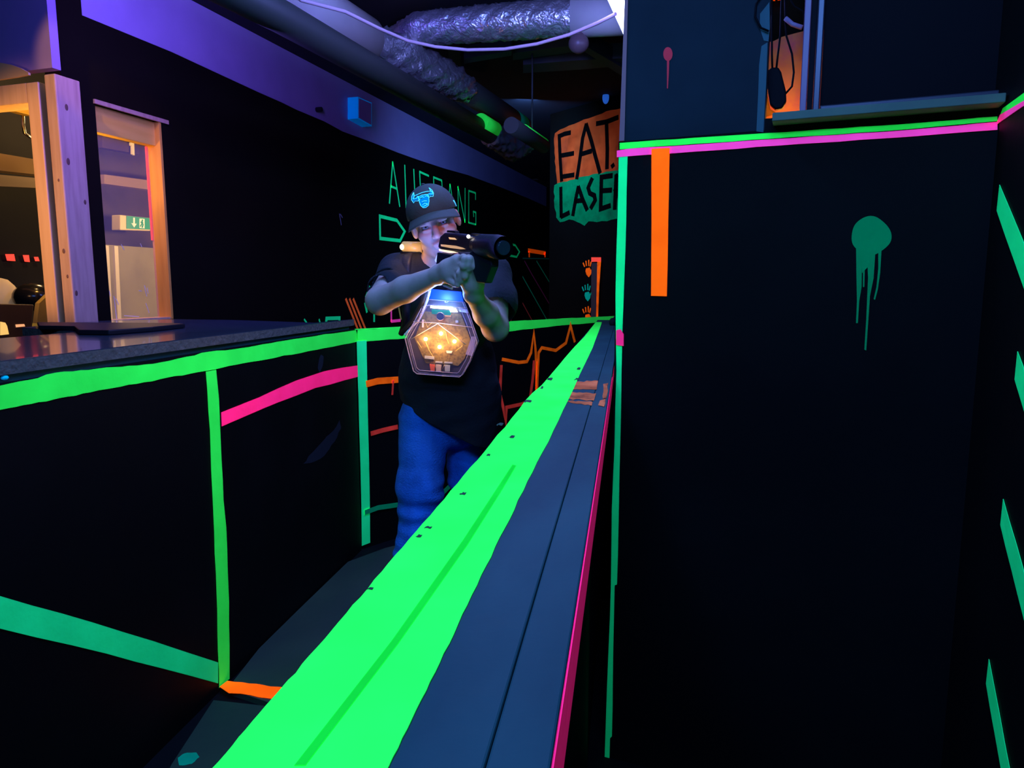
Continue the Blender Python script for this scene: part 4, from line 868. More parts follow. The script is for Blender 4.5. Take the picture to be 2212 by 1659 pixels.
B.cap(nb, HC - hu*0.055 - hf*0.015, 0.062, 0.056, k=0.03)
B.cap(shR, elR, 0.054, 0.044, k=0.03); B.cap(elR, elR*0.55+wrR*0.45, 0.044, 0.041, k=0.02); B.cap(elR*0.55+wrR*0.45, wrR, 0.041, 0.027, k=0.02)
B.cap(shL, elL, 0.054, 0.044, k=0.03); B.cap(elL, elL*0.55+wrL*0.45, 0.044, 0.040, k=0.02); B.cap(elL*0.55+wrL*0.45, wrL, 0.040, 0.027, k=0.02)
# head and face
B.ell(H(0, -0.012, 0.035), (0.074, 0.094, 0.092), HA, k=0.02)
B.ell(H(0, 0.022, -0.035), (0.062, 0.062, 0.066), HA, k=0.025)
B.cap(H(-0.048, 0.0, -0.062), H(-0.016, 0.062, -0.098), 0.020, 0.017, k=0.025); B.cap(H(0.048, 0.0, -0.062), H(0.016, 0.062, -0.098), 0.020, 0.017, k=0.025)
B.ell(H(0, 0.068, -0.096), (0.022, 0.018, 0.018), HA, k=0.018)
for sx in (-1, 1):
    B.ell(H(sx*0.044, 0.050, -0.018), (0.024, 0.024, 0.022), HA, k=0.02)           # cheekbone
    B.cap(H(sx*0.014, 0.080, 0.029), H(sx*0.050, 0.066, 0.031), 0.011, 0.009, k=0.014)  # brow
    B.ell(H(sx*0.032, 0.094, 0.010), (0.020, 0.016, 0.013), HA, k=0.012, op='cut')   # eye socket
    B.ell(H(sx*0.032, 0.079, 0.020), (0.018, 0.008, 0.006), HA, k=0.006)           # upper lid
    B.ell(H(sx*0.032, 0.078, 0.000), (0.017, 0.007, 0.005), HA, k=0.006)           # lower lid
    B.ell(H(sx*0.080, -0.008, 0.002), (0.011, 0.018, 0.031), HA, k=0.008)          # ear
    B.ell(H(sx*0.091, -0.001, 0.006), (0.007, 0.009, 0.017), HA, k=0.006, op='cut')
B.cap(H(0, 0.084, 0.024), H(0, 0.108, -0.022), 0.0085, 0.0125, k=0.012)            # nose
B.ell(H(-0.013, 0.096, -0.026), (0.0085, 0.011, 0.008), HA, k=0.006); B.ell(H(0.013, 0.096, -0.026), (0.0085, 0.011, 0.008), HA, k=0.006)
B.ell(H(-0.008, 0.100, -0.035), (0.004, 0.006, 0.004), HA, k=0.003, op='cut'); B.ell(H(0.008, 0.100, -0.035), (0.004, 0.006, 0.004), HA, k=0.003, op='cut')
B.ell(H(0, 0.080, -0.056), (0.026, 0.013, 0.012), HA, k=0.012)
B.cap(H(-0.022, 0.083, -0.055), H(0.0, 0.093, -0.051), 0.0045, 0.006, k=0.004); B.cap(H(0.022, 0.083, -0.055), H(0.0, 0.093, -0.051), 0.0045, 0.006, k=0.004)
B.cap(H(-0.018, 0.083, -0.064), H(0.0, 0.090, -0.065), 0.005, 0.0065, k=0.004); B.cap(H(0.018, 0.083, -0.064), H(0.0, 0.090, -0.065), 0.005, 0.0065, k=0.004)
B.cap(H(-0.021, 0.091, -0.0585), H(0.021, 0.091, -0.0585), 0.0018, 0.0018, k=0.002, op='cut')
def chain(pts, rs, k=0.006):
    for i in range(len(pts)-1): B.cap(J(*pts[i]), J(*pts[i+1]), rs[i], rs[i+1], k=k)
# hand on the grip (image left)
chain([(950, 592, 2.19), (968, 580, 2.165), (988, 564, 2.15)], [0.028, 0.027, 0.022], 0.015)
chain([(952, 594, 2.19), (972, 594, 2.165), (990, 584, 2.15)], [0.027, 0.024, 0.020], 0.015)
chain([(988, 563, 2.150), (1001, 556, 2.128), (1013, 559, 2.118), (1021, 565, 2.125)], [0.0115, 0.0105, 0.0095, 0.008])     # index
chain([(990, 572, 2.145), (1004, 571, 2.120), (1012, 580, 2.112), (1008, 590, 2.125)], [0.0115, 0.0110, 0.0100, 0.0085])    # middle
chain([(990, 583, 2.140), (1002, 586, 2.116), (1004, 597, 2.116), (997, 603, 2.130)], [0.0110, 0.0105, 0.0095, 0.0080])      # ring
chain([(984, 592, 2.145), (990, 604, 2.130), (988, 616, 2.130)], [0.0105, 0.0095, 0.0085])                                    # little finger
chain([(962, 596, 2.165), (972, 606, 2.150), (984, 615, 2.140)], [0.0120, 0.0110, 0.0090])                                    # thumb low along the grip
# supporting hand (image right)
chain([(1022, 634, 2.20), (1017, 612, 2.170), (1010, 592, 2.150)], [0.029, 0.028, 0.022], 0.015)
chain([(1024, 634, 2.20), (1028, 612, 2.170), (1026, 594, 2.150)], [0.027, 0.024, 0.018], 0.015)
chain([(1006, 592, 2.140), (1001, 575, 2.100), (1004, 560, 2.098), (1012, 555, 2.110)], [0.0115, 0.0110, 0.0100, 0.0085])   # index
chain([(1014, 590, 2.138), (1013, 572, 2.106), (1016, 560, 2.104), (1022, 557, 2.115)], [0.0115, 0.0110, 0.0100, 0.0085])    # middle
chain([(1023, 592, 2.138), (1025, 576, 2.112), (1027, 566, 2.112), (1031, 563, 2.122)], [0.0110, 0.0105, 0.0095, 0.0080])    # ring
chain([(1030, 598, 2.145), (1034, 584, 2.124), (1036, 575, 2.124), (1038, 571, 2.132)], [0.0100, 0.0095, 0.0085, 0.0075])    # little finger
chain([(1008, 616, 2.165), (996, 604, 2.130), (991, 590, 2.118)], [0.0150, 0.0120, 0.0095])                                   # thumb
body = B.mesh('body', M_skin, ply, smooth=1); del B
# eyes and brows
for sx in (-1, 1):
    mb = MB(); mb.ball(H(sx*0.032, 0.0705, 0.010), 0.0118, 20, 14); e = mb.build('eye', mat('eye_white', (0.38, 0.34, 0.34), 0.2), ply)
    mb = MB(); mb.ball(H(sx*0.0315, 0.0782, 0.0100), (0.0052, 0.0048, 0.0052), 14, 10, HA); mb.build('iris', mat('dark_iris', (0.02, 0.012, 0.01), 0.15), e)
    mb = MB(); mb.tube([H(sx*0.014, 0.0905, 0.0275), H(sx*0.030, 0.0885, 0.034), H(sx*0.050, 0.073, 0.0315)], [0.003, 0.0038, 0.002], 8); mb.build('eyebrow', M_hair, ply)
mb = MB()
# hair below the cap at the sides and nape
Fh = Field(HC-0.17, HC+0.17, 0.004); Fh.ell(H(0, -0.020, 0.030), (0.0765, 0.094, 0.090), HA, k=0); Fh.half(H(0, 0.030, 0), hf*1.0); Fh.half(H(0, 0, -0.030), -hu); Fh.half(H(0, 0, 0.075), hu)
Fh.ell(H(-0.083, -0.008, 0.0), (0.016, 0.022, 0.034), HA, k=0.002, op='cut'); Fh.ell(H(0.083, -0.008, 0.0), (0.016, 0.022, 0.034), HA, k=0.002, op='cut')
Fh.mesh('hair', M_hair, ply)

# cap
Fc = Field(HC-0.22, HC+0.22, 0.003)
cc, cr = H(0, -0.012, 0.045), (0.090, 0.108, 0.096)
Fc.ell(cc, cr, HA, k=0); Fc.half(H(0, 0, 0.038), -hu + hf*0.06)
Fc.ell(cc - hu*0.002, (0.0855, 0.1035, 0.0915), HA, k=0.002, op='cut')
crown = Fc.mesh('cap', M_cap, ply, smooth=1); del Fc
mb = MB(); rows = []
NB = 28
for i in range(NB+1):
    a = math.radians(-62 + 124*i/NB); r = []
    for j in range(7):
        t = j/6; ln = 0.066*math.cos(a*0.80)**0.8
        x = math.sin(a)*(0.090+ln*0.30*t); y = math.cos(a)*0.100 - 0.012 + ln*t
        z = 0.057 - 0.020*t - 0.022*(abs(x)/0.09)**2
        r.append(H(x, y, z))
    rows.append(r)
for th_ in (0, -0.0035):
    v = [q + hu*th_ for r in rows for q in r]; fs = [(i*7+j, i*7+j+1, (i+1)*7+j+1, (i+1)*7+j) for i in range(NB) for j in range(6)]
    mb.add(v, fs if th_ == 0 else [tuple(reversed(f)) for f in fs], True)
n7 = (NB+1)*7; edge = [(i*7+6) for i in range(NB+1)]
mb.f += [[edge[i], n7+edge[i], n7+edge[i+1], edge[i+1]] for i in range(NB)]; mb.sm += [True]*NB
mb.build('brim', M_cap, crown)
mb = MB(); mb.ball(H(0, -0.012, 0.1415), (0.008, 0.008, 0.004)); mb.build('cap_button', M_cap, crown)
def oncap(u, v, s_=1.012):
    d = ray(u, v); o_ = CAM - cc; r = np.array(cr)*s_; dd = (HA @ d)/r; oo = (HA @ o_)/r
    a, b, c = dd @ dd, 2*dd @ oo, oo @ oo - 1; D = b*b-4*a*c
    t = (-b - math.sqrt(max(D, 0)))/(2*a); return CAM + d*t
logo = [[(893.5, 416), (889.5, 424), (889, 432), (893.5, 438.5), (897, 434), (902, 434.5), (907, 430.5)], [(893.5, 416), (894.5, 424), (892.5, 430), (899, 428.5), (903.5, 424)],
        [(894, 424), (902, 420), (912, 416), (922, 413.5), (931, 413)], [(926.8, 405.8), (930, 412), (934.5, 415.5), (933.5, 419), (926, 418.5)], [(926.8, 405.8), (933.5, 411), (936.6, 418), (935.5, 424.5), (929, 424.5), (926.5, 428)],
        [(903.5, 424), (905, 434), (908.5, 444), (914, 449), (920, 448.5), (925.5, 444), (926.8, 435), (926.5, 427), (924, 420)],
        [(905, 424.5), (911, 421.5), (918, 420.5), (923.5, 420)], [(907, 427.5), (912, 425), (916, 426.5)], [(918, 425), (921, 423), (925, 424.5)], [(912, 443), (917, 439), (923, 440)], [(911, 436), (916, 434), (922, 434)], [(914, 446), (919, 444), (924, 441)]]
mb = MB()
fill = [(903.5, 424), (905, 434), (908.5, 444), (914, 449), (920, 448.5), (925.5, 444), (926.8, 435), (926.5, 427), (924, 420), (912, 421)]
pc_ = [oncap(u, v, 1.006) for u, v in fill]; ctr_ = oncap(916, 434, 1.006)
for i in range(len(pc_)):
    mb.prism([ctr_, pc_[i], pc_[(i+1) % len(pc_)]], hf*0.0008)
bl_ = [(893, 420), (890, 428), (892, 436), (897, 432), (903, 432), (904, 424)]; pc_ = [oncap(u, v, 1.006) for u, v in bl_]; mb.prism(pc_, hf*0.0008)
bl_ = [(928, 410), (934, 413), (935.5, 421), (927, 423), (924, 419), (930, 415)]; pc_ = [oncap(u, v, 1.006) for u, v in bl_]; mb.prism(pc_, hf*0.0008)
emb = mb.build('bull_emblem', fluo('deep_blue_thread', (0.0, 0.5, 0.62), (0.0, 0.05, 0.28), amt=0.1), crown)
mb = MB()
for q in logo: mb.tube([oncap(u, v, 1.018) for u, v in q], 0.0011, 6)
mb.build('emblem_outline', fluo('bright_blue_thread', (0.3, 2.0, 1.6), (0.02, 0.25, 0.55), amt=0.1), emb)
mb = MB(); mb.tube([oncap(*q, 1.01) for q in ((979.5, 433), (983, 439), (985.5, 445))], 0.0022, 6); mb.build('side_badge', MATS['bright_blue_thread'], crown)

# T-shirt with sleeves
S_ = Field((-1.04, 2.14, 0.82), (-0.26, 2.82, 1.62), 0.0035)
torso(S_, 0.014, 0.05)
S_.cap(belly + np.array([-0.07, 0.0, -0.05]), pelv + np.array([-0.055, 0.0, -0.06]), 0.115, 0.115, k=0.05); S_.cap(belly + np.array([0.07, 0, -0.05]), pelv + np.array([0.065, 0, -0.13]), 0.115, 0.120, k=0.05)
S_.cap(shR, shR*0.40+elR*0.60, 0.070, 0.073, k=0.03); S_.cap(shL, shL*0.42+elL*0.58, 0.074, 0.080, k=0.03)
S_.cap(shR*0.42+elR*0.58, shR*0.30+elR*0.70, 0.060, 0.062, k=0.0, op='cut'); S_.cap(shL*0.44+elL*0.56, shL*0.32+elL*0.68, 0.064, 0.066, k=0.0, op='cut')
S_.ripple(lambda x, y, z: 0.0045*SH(x, y, z, 38, 3) + 0.002*SH(x, y, z, 80, 4))
S_.half(np.array([-0.74, 2.6, 0.975]), np.array([-0.52, 0, -1.0]))
S_.cap(nb + UP*0.03, HC - hu*0.06, 0.060, 0.075, k=0.0, op='cut')
shirt = S_.mesh('tshirt', M_shirt, ply); del S_

# jeans
JN = Field((-1.02, 2.18, 0.04), (-0.26, 3.12, 1.06), 0.004)
hR, kR, aR_ = J(917, 905, 2.58), J(899, 1180, 2.44), None
aR_ = np.array([kR[0]-0.01, kR[1]+0.10, 0.09])
hL = J(1010, 905, 2.74); kL = hL + np.array([0.05, -0.12, -0.46]); aL_ = kL + np.array([0.03, 0.46, -0.40]); aL_[2] = 0.12
JN.ell(pelv + UP*0.0, (0.155, 0.105, 0.12), TX, k=0.04)
mR = hR*0.5+kR*0.5
JN.cap(hR, mR, 0.098, 0.082, k=0.03); JN.cap(mR, kR, 0.082, 0.070, k=0.03); JN.cap(kR, aR_, 0.070, 0.062, k=0.03)
JN.cap(hL, kL, 0.098, 0.072, k=0.03); JN.cap(kL, aL_, 0.070, 0.058, k=0.03)
def turb(x, y, z, f, seed, n=9, st=(1, 1, 1)):
    r_ = np.random.RandomState(seed); out = 0
    for i in range(n):
        d = r_.randn(3); d = d/np.linalg.norm(d)*f*r_.uniform(0.6, 1.5)*np.array(st); out = out + np.sin(x*d[0]+y*d[1]+z*d[2]+r_.uniform(0, 6.28))
    return out/math.sqrt(n)
def fold(x, y, z):
    w = 0.75*np.exp(-((z-0.68)/0.10)**2) + 0.8*np.exp(-((z-0.45)/0.09)**2) + 0.8*np.exp(-((z-0.16)/0.08)**2) + 0.22
    return w*(0.0060*turb(x, y, z, 62, 5, st=(0.6, 0.6, 1.5)) - 0.006*np.abs(turb(x, y, z, 40, 8, st=(0.5, 0.5, 1.5))))
JN.ripple(fold)
jeans = JN.mesh('jeans', M_jeans, ply); del JN
# shoes
def shoe(a, fw):
    Fs = Field(a-0.26, a+0.26, 0.005); fw = np.array([fw[0], fw[1], 0.0]); fw /= np.linalg.norm(fw); sd_ = np.array([-fw[1], fw[0], 0]); A = np.array([sd_, fw, UP]); b = np.array([a[0], a[1], 0.0])
    Fs.ell(b + UP*0.05, (0.045, 0.055, 0.075), A, k=0.03); Fs.ell(b + fw*0.11 + UP*0.04, (0.048, 0.095, 0.045), A, k=0.03); Fs.ell(b - fw*0.04 + UP*0.03, (0.040, 0.05, 0.045), A, k=0.03)
    Fs.half((0, 0, 0.002), (0, 0, -1)); o = Fs.mesh('shoe', mat('black_shoe', (0.03, 0.03, 0.035), 0.6), ply); return o
shoe(aR_, (0.05, -1)); shoe(aL_, (0.2, -1))

# ------------------------------------------------------------------ vest with the lit sensor box
vest = thing('laser_tag_vest', J(955, 735, 2.44), 'black laser tag vest with a clear coffin-shaped sensor box lit amber on the chest', 'vest')
V_ = Field((-1.04, 2.30, 0.95), (-0.26, 2.90, 1.62), 0.0035)
V_.ell(chest + UP*0.01, (0.155, 0.136, 0.19), TX, k=0.04); V_.ell(belly + UP*0.06, (0.150, 0.130, 0.20), TX, k=0.04)
V_.cap(shR + np.array([0.075, -0.02, -0.01]), shR + np.array([0.085, 0.10, -0.03]), 0.086, 0.086, k=0.03); V_.cap(shL + np.array([-0.075, -0.02, -0.01]), shL + np.array([-0.085, 0.10, -0.03]), 0.086, 0.086, k=0.03)
V_.cap(nb - UP*0.10 + np.array([0, -0.2, 0]), nb + UP*0.12 + np.array([0, -0.02, 0]), 0.075, 0.075, k=0.01, op='cut'); V_.cap(nb + UP*0.02, nb + UP*0.2, 0.075, 0.08, k=0.01, op='cut')
V_.half((0, 0, 1.075), (0, 0, -1)); V_.mesh('vest_body', M_nylon, vest); del V_
VY = 2.425
VP = Plane((0, VY, 0), (0.05, -1, 0.0)); 
def vp(pix, t=0.0): return [VP.at(u, v) + VP.n*t for u, v in pix]
OUT = [(925, 646), (1003, 652), (1018, 690), (1034, 737), (1017, 780), (1001, 808), (996, 812), (905, 805), (898, 799), (889, 766), (880, 730), (902, 690)]
mb = MB(); mb.prism(vp(OUT, -0.012), VP.n*0.012); mb.build('back_plate', mat('dark_violet_plastic', (0.05, 0.04, 0.06), 0.4), vest, bevel=0.001)
PCB = [(912, 672), (996, 678), (1005, 700), (1018, 738), (1003, 776), (990, 790), (920, 784), (909, 760), (896, 730), (908, 700)]
mb = MB(); mb.prism(vp(PCB, 0.002), VP.n*0.0016); mb.build('circuit_board', mat('amber_circuit_board', (0.20, 0.13, 0.03), 0.5, noise=((0.11, 0.07, 0.02), 120, 0.45, 0.62)), vest)
mb = MB(); mb.prism(vp([(934, 624), (999, 630), (1004, 652), (926, 645.5)], 0.012), VP.n*0.010); mb.build('blue_top_panel', mat('bright_blue_plastic', (0.0, 0.05, 0.35), 0.4, emit=(0.0, 0.10, 0.70), es=0.3), vest, bevel=0.002)
M_clear = mat('clear_acrylic', (0.25, 0.22, 0.30), 0.06, alpha=0.06, spec=0.8)
M_rim = mat('clear_acrylic_edge', (0.55, 0.45, 0.62), 0.15, alpha=0.55, spec=1.0)
mb = MB(); mb.prism(vp(OUT, 0.030), VP.n*0.003); sh = mb.build('clear_cover', M_clear, vest)
mb = MB(); n_ = len(OUT); A_ = vp(OUT, 0.0); 
for i in range(n_):
    a, b = A_[i], A_[(i+1) % n_]; mb.prism([a, b, b + VP.n*0.030, a + VP.n*0.030], (np.cross(b-a, VP.n))/np.linalg.norm(np.cross(b-a, VP.n))*0.0016)
mb.build('cover_sides', M_clear, vest)
mb = MB(); q = vp(OUT, 0.033); mb.tube(q + [q[0], q[1]], 0.0016, 6); cm = (sum(q)/len(q)); q2_ = [cm + (p_-cm)*0.88 - VP.n*0.002 for p_ in q]; mb.tube(q2_ + [q2_[0], q2_[1]], 0.0010, 6)
q3_ = vp(OUT, 0.0); mb.tube(q3_ + [q3_[0], q3_[1]], 0.0013, 6); mb.build('cover_rim', M_rim, vest)
mb = MB(); mb.tube(vp([(893, 731), (950, 698)], 0.034), 0.0013, 6); mb.tube(vp([(950, 698), (1010, 743)], 0.034), 0.0013, 6); mb.tube(vp([(898, 694), (954, 697), (1024, 706)], 0.034), 0.0012, 6)
mb.tube(vp([(921, 659), (1010, 664)], 0.034), 0.0009, 6); mb.build('cover_ridges', mat('lit_acrylic_ridge', (0.95, 0.72, 0.55), 0.2, spec=1.0), vest)
M_led = mat('amber_led', (1, 0.8, 0.4), 0.3, emit=(1.0, 0.62, 0.20), es=26.0); LW = (1.0, 0.50, 0.12)
for k, (u, v) in enumerate(((954, 720), (921, 732), (983, 737), (951, 749))):
    mb = MB(); mb.ball(vp([(u, v)], 0.010)[0], 0.0065, 16, 10); mb.build('led', M_led, vest)
    lamp('vest_led_light', 'POINT', tuple(vp([(u, v)], 0.045)[0]), 0.24, LW, radius=0.006)
mb = MB(); mb.prism(vp([(932, 659.5), (979, 663), (979, 668.5), (932, 665)], 0.012), VP.n*0.005); mb.build('white_light_strip', mat('white_led_strip', (1, 1, 1), 0.3, emit=(0.75, 0.88, 1.0), es=14.0), vest)
mb = MB(); mb.prism(vp([(972, 665), (986, 666), (990, 674), (975, 674)], 0.012), VP.n*0.004); mb.build('white_light_strip', MATS['white_led_strip'], vest)
lamp('vest_white_light', 'POINT', tuple(vp([(960, 648)], 0.095)[0]), 1.7, (0.10, 0.30, 1.0), radius=0.010)
mb = MB(); mb.prism(vp([(934, 668), (976, 671), (975, 681), (934, 678)], 0.006), VP.n*0.004); mb.build('display', mat('green_lcd', (0.0, 0.10, 0.04), 0.3, emit=(0.0, 0.35, 0.2), es=0.2), vest)
mb = MB(); c_ = vp([(954, 683)], 0.008)[0]; mb.tube([c_, c_ + VP.n*0.014], [0.0135, 0.0125], 24); ln_ = mb.build('sensor_lens', mat('dark_lens', (0.02, 0.02, 0.03), 0.08), vest)
mb = MB(); ring = [c_ + VP.n*0.0145 + VP.e*0.0135*math.cos(a) + UP*0.0135*math.sin(a) for a in np.linspace(0, 2*math.pi, 25)]; mb.tube(ring, 0.0012, 6, cap=False); mb.build('lens_ring', mat('copper_ring', (0.7, 0.4, 0.25), 0.3, metal=1), ln_)
for pix, m, nm, t in (([(962, 676), (976, 677), (975, 684), (962, 683)], mat('orange_part', (0.7, 0.28, 0.06), 0.4), 'circuit_block', 0.006),
                      ([(919, 768), (939, 770), (939, 776), (919, 774)], mat('grey_part', (0.42, 0.42, 0.36), 0.5), 'connector', 0.008),
                      ([(942, 780), (957, 781), (957, 784), (942, 783)], MATS['grey_part'], 'connector', 0.008), ([(961, 781), (978, 782), (978, 785), (961, 784)], MATS['grey_part'], 'connector', 0.008),
                      ([(930, 786), (941, 787), (940, 801), (932, 800)], mat('red_battery', (0.8, 0.12, 0.05), 0.4), 'battery_cell', 0.010),
                      ([(943, 786), (955, 787), (954, 802), (944, 801)], mat('pale_battery', (0.6, 0.42, 0.30), 0.4), 'battery_cell', 0.010), ([(962, 787), (974, 788), (973, 802), (963, 801)], MATS['grey_part'], 'battery_cell', 0.010),
                      ([(913, 690), (916, 690), (916, 707), (913, 707)], MATS['lit_acrylic_ridge'], 'ribbon_connector', 0.006), ([(985, 692), (991, 692), (991, 697), (985, 697)], MATS['grey_part'], 'chip', 0.005),
                      ([(965, 757), (978, 758), (976, 763), (966, 762)], MATS['lit_acrylic_ridge'], 'chip', 0.005), ([(991, 664), (1009, 668), (1012, 676), (994, 673)], mat('pale_blue_part', (0.5, 0.6, 0.85), 0.4), 'connector', 0.008)):
    mb = MB(); mb.prism(vp(pix, 0.0038), VP.n*t); mb.build(nm, m, vest)
for w_ in ([(921, 738), (928, 755), (938, 772)], [(964, 716), (967, 733), (971, 742)], [(918, 690), (925, 706), (935, 696)], [(940, 786), (944, 796)], [(957, 796), (962, 786)], [(1000, 746), (985, 758)], [(903, 737), (912, 751)]):
    mb = MB(); mb.tube(vp(w_, 0.010), 0.0008, 6); mb.build('wire', mat('yellow_wire', (0.85, 0.55, 0.12), 0.4), vest)
# side clips and the shoulder sensor
mb = MB(); mb.prism(vp([(1021, 726), (1031, 727), (1023, 768), (1008, 764)], 0.004), VP.n*0.020); mb.build('side_clip', M_rim, vest)
a, b = J(872, 533, 2.53), J(912, 534, 2.53)
mb = MB(); mb.tube([a - (b-a)*0.10, a - (b-a)*0.07, a, b], [0.010, 0.016, 0.0195, 0.0195], 20); ss = mb.build('shoulder_sensor', mat('amber_clear_plastic', (0.80, 0.50, 0.14), 0.25, emit=(1.0, 0.52, 0.10), es=0.30), vest)
mb = MB(); mb.ball(a + np.array([-0.001, -0.018, -0.002]), (0.008, 0.005, 0.010)); mb.build('sensor_highlight', mat('pale_highlight', (1, 0.9, 0.5), 0.3, emit=(1.0, 0.80, 0.35), es=5.0), ss)  # white highlight on the sensor, added as a glowing ball
lamp('shoulder_led_light', 'POINT', tuple(J(886, 545, 2.46)), 0.10, LW, radius=0.01)
mb = MB(); mb.tube([J(868, 543, 2.54), J(900, 546, 2.54), J(915, 545, 2.55)], [0.018, 0.020, 0.020], 14); mb.build('shoulder_pad', M_nylon, vest)
# curly cable from grip to vest, plus straps
def helix(pts, R_, r, turns):
    P = [np.asarray(p, float) for p in pts]; out = []; n = turns*10
    for i in range(n+1):
        s_ = i/n*(len(P)-1); k = min(int(s_), len(P)-2); t = s_-k; c = P[k]*(1-t)+P[k+1]*t; d = P[k+1]-P[k]; d /= np.linalg.norm(d)
        x = np.cross(d, (0, 1, 0)); x /= np.linalg.norm(x); y = np.cross(d, x); a = 2*math.pi*i/10; out.append(c + (x*math.cos(a)+y*math.sin(a))*R_)
    m_ = MB(); m_.tube(out, r, 6); return m_
helix([J(933, 609, 2.24), J(922, 650, 2.34), J(905, 690, 2.385), J(874, 724, 2.40)], 0.0032, 0.0018, 46).build('curly_cable', mat('lilac_cable', (0.75, 0.62, 0.72), 0.35), vest)
mb = MB(); mb.tube([J(925, 614, 2.27), J(912, 655, 2.36), J(893, 690, 2.395), J(866, 722, 2.41)], [0.008, 0.009, 0.009, 0.008], 10); mb.build('vest_strap', M_nylon, vest)
mb = MB(); mb.tube([J(862, 606, 2.46), J(878, 660, 2.44), J(876, 700, 2.45), J(866, 722, 2.47)], [0.012, 0.015, 0.014, 0.010], 10); mb.build('vest_strap', M_nylon, vest)

# ------------------------------------------------------------------ the phaser
gun = thing('laser_phaser', J(1010, 560, 2.2), 'black laser tag phaser with small amber strips held up at the player\'s chin', 'toy gun')  # the amber strips are LED reflections built as weakly glowing strips
M_gun = mat('black_gun_plastic', (0.010, 0.011, 0.015), 0.42, spec=0.3, bump=0.08, bscale=90)
ga, gb = J(962, 522, 2.28), J(1083, 535, 2.03)
gd = (gb-ga)/np.linalg.norm(gb-ga); GL = np.linalg.norm(gb-ga); gs = np.cross(gd, UP); gs /= np.linalg.norm(gs); gu = np.cross(gs, gd)
gs = gs if gs[1] < 0 or gs[0] < 0 else -gs
def gprism(prof, hw, taper=1.0):
    mb = MB(); A = [ga + gd*x + gu*z for x, z in prof]
    return mb.prism([p_ - gs*hw for p_ in A], gs*2*hw)
gprism([(-0.012, -0.020), (0.0, 0.016), (0.030, 0.029), (0.10, 0.030), (0.20, 0.026), (0.245, 0.024), (0.245, -0.022), (0.10, -0.028), (0.02, -0.030)], 0.022).build('receiver', M_gun, gun, bevel=0.006)
mb = MB(); mb.tube([ga + gd*0.20, ga + gd*0.235, ga + gd*(GL-0.02), ga + gd*(GL+0.012), ga + gd*(GL+0.012)], [0.026, 0.034, 0.036, 0.033, 0.022], 28); mz = mb.build('muzzle_shroud', M_gun, gun)
mb = MB(); mb.tube([ga + gd*(GL+0.004), ga + gd*(GL+0.016)], [0.022, 0.020], 24); mb.build('muzzle_lens', mat('dark_blue_lens', (0.03, 0.05, 0.06), 0.1), mz)
gprism([(0.02, 0.030), (0.025, 0.037), (0.075, 0.037), (0.08, 0.030)], 0.008).build('rear_sight', M_gun, gun, bevel=0.001)
gprism([(0.17, 0.027), (0.18, 0.034), (0.23, 0.034), (0.235, 0.026)], 0.008).build('front_sight', M_gun, gun, bevel=0.001)
def gpr2(pix_y, hw=0.016, name='grip', m=M_gun, bev=0.004, par=None):
    mb = MB(); mb.prism([J(*q) for q in pix_y], gs*hw*2); return mb.build(name, m, par or gun, bevel=bev)
gpr2([(1030, 545, 2.13), (1078, 552, 2.09), (1078, 575, 2.08), (1064, 612, 2.10), (1046, 610, 2.12), (1036, 580, 2.13)], 0.014, 'foregrip')
gpr2([(958, 545, 2.25), (990, 550, 2.21), (985, 590, 2.21), (972, 618, 2.215), (948, 606, 2.235), (955, 575, 2.24)], 0.012, 'grip')
mb = MB(); mb.prism([J(*q) for q in [(944, 604, 2.195), (956, 608, 2.185), (976, 619, 2.165), (973, 624.5, 2.165), (958, 619, 2.18)]], (0.004, 0.008, -0.002)); mb.build('grip_end_plate', mat('glossy_white_plastic', (0.85, 0.85, 0.95), 0.12), gun)
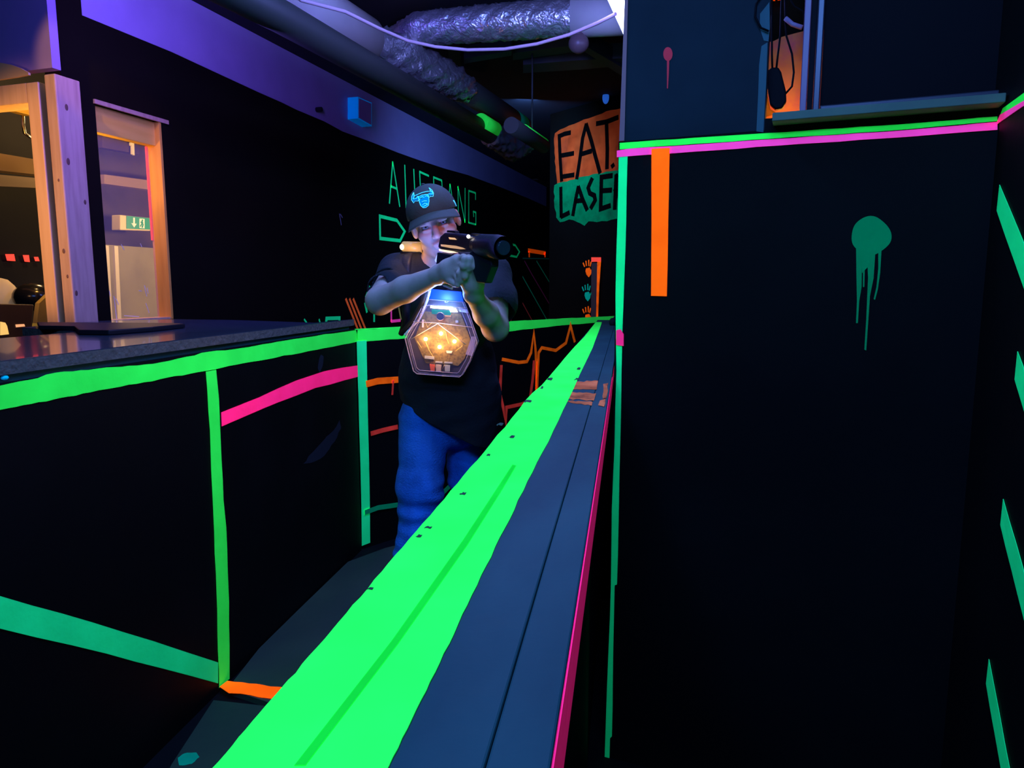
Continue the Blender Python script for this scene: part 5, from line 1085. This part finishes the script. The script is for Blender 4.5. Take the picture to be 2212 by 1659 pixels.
mb = MB(); mb.prism([J(*q) for q in [(939, 562, 2.255), (944, 550, 2.25), (954, 545, 2.25), (961, 551, 2.245), (952, 559, 2.25), (941, 566, 2.255)]], (0.002, 0.006, 0)); mb.build('clear_fin', mat('added_fin_glow', (0.7, 0.75, 1.0), 0.15, emit=(0.35, 0.45, 1.0), es=1.0), gun)  # glow added to the fin to go with the chin light
lamp('added_chin_light', 'POINT', tuple(J(934, 576, 2.27)), 0.9, (0.12, 0.15, 1.0), radius=0.012)  # added blue light for the chin, not a phaser lamp
M_as = mat('amber_reflection', (0.9, 0.5, 0.2), 0.2, emit=(1.0, 0.50, 0.20), es=0.55)  # amber LED reflections built as weakly glowing strips
side = -gs if (-gs) @ (CAM-ga) > 0 else gs
GP = Plane(ga + side*0.0225, side); GP.p = ga + side*0.0225
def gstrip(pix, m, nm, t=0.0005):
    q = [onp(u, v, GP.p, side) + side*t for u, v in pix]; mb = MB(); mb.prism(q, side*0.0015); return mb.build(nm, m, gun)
gstrip([(953, 528), (962, 528.5), (985, 531), (1000, 535), (1006, 538), (996, 538.5), (975, 536), (954, 532)], M_as, 'reflection_strip')
gstrip([(949, 538), (962, 540), (980, 543), (990, 546), (972, 546.5), (950, 542)], mat('bright_reflection', (1, 0.8, 0.5), 0.2, emit=(1.0, 0.72, 0.40), es=1.4), 'reflection_strip')
gstrip([(970, 512.5), (983, 514), (987, 518), (972, 517)], mat('amber_window', (0.9, 0.5, 0.2), 0.2, emit=(1.0, 0.55, 0.22), es=0.8), 'indicator_window')
gstrip([(1023, 513), (1036, 514.5), (1041, 517.5), (1028, 520)], mat('dim_amber', (0.6, 0.35, 0.22), 0.3, emit=(0.5, 0.22, 0.12), es=0.30), 'indicator_window')
mb = MB(); mb.ball(onp(1013, 511, GP.p, side) + side*0.002, 0.0055, 14, 8); mb.build('indicator_led', mat('white_led', (1, 1, 1), 0.3, emit=(1.0, 0.9, 0.8), es=6.0), gun)
mb = MB(); mb.ball(onp(1074, 541, ga + gd*GL, gd), 0.0028, 10, 6); mb.build('muzzle_glint', mat('pale_glint', (0.8, 0.7, 0.7), 0.2), gun)  # glint on the muzzle painted as a small pale ball
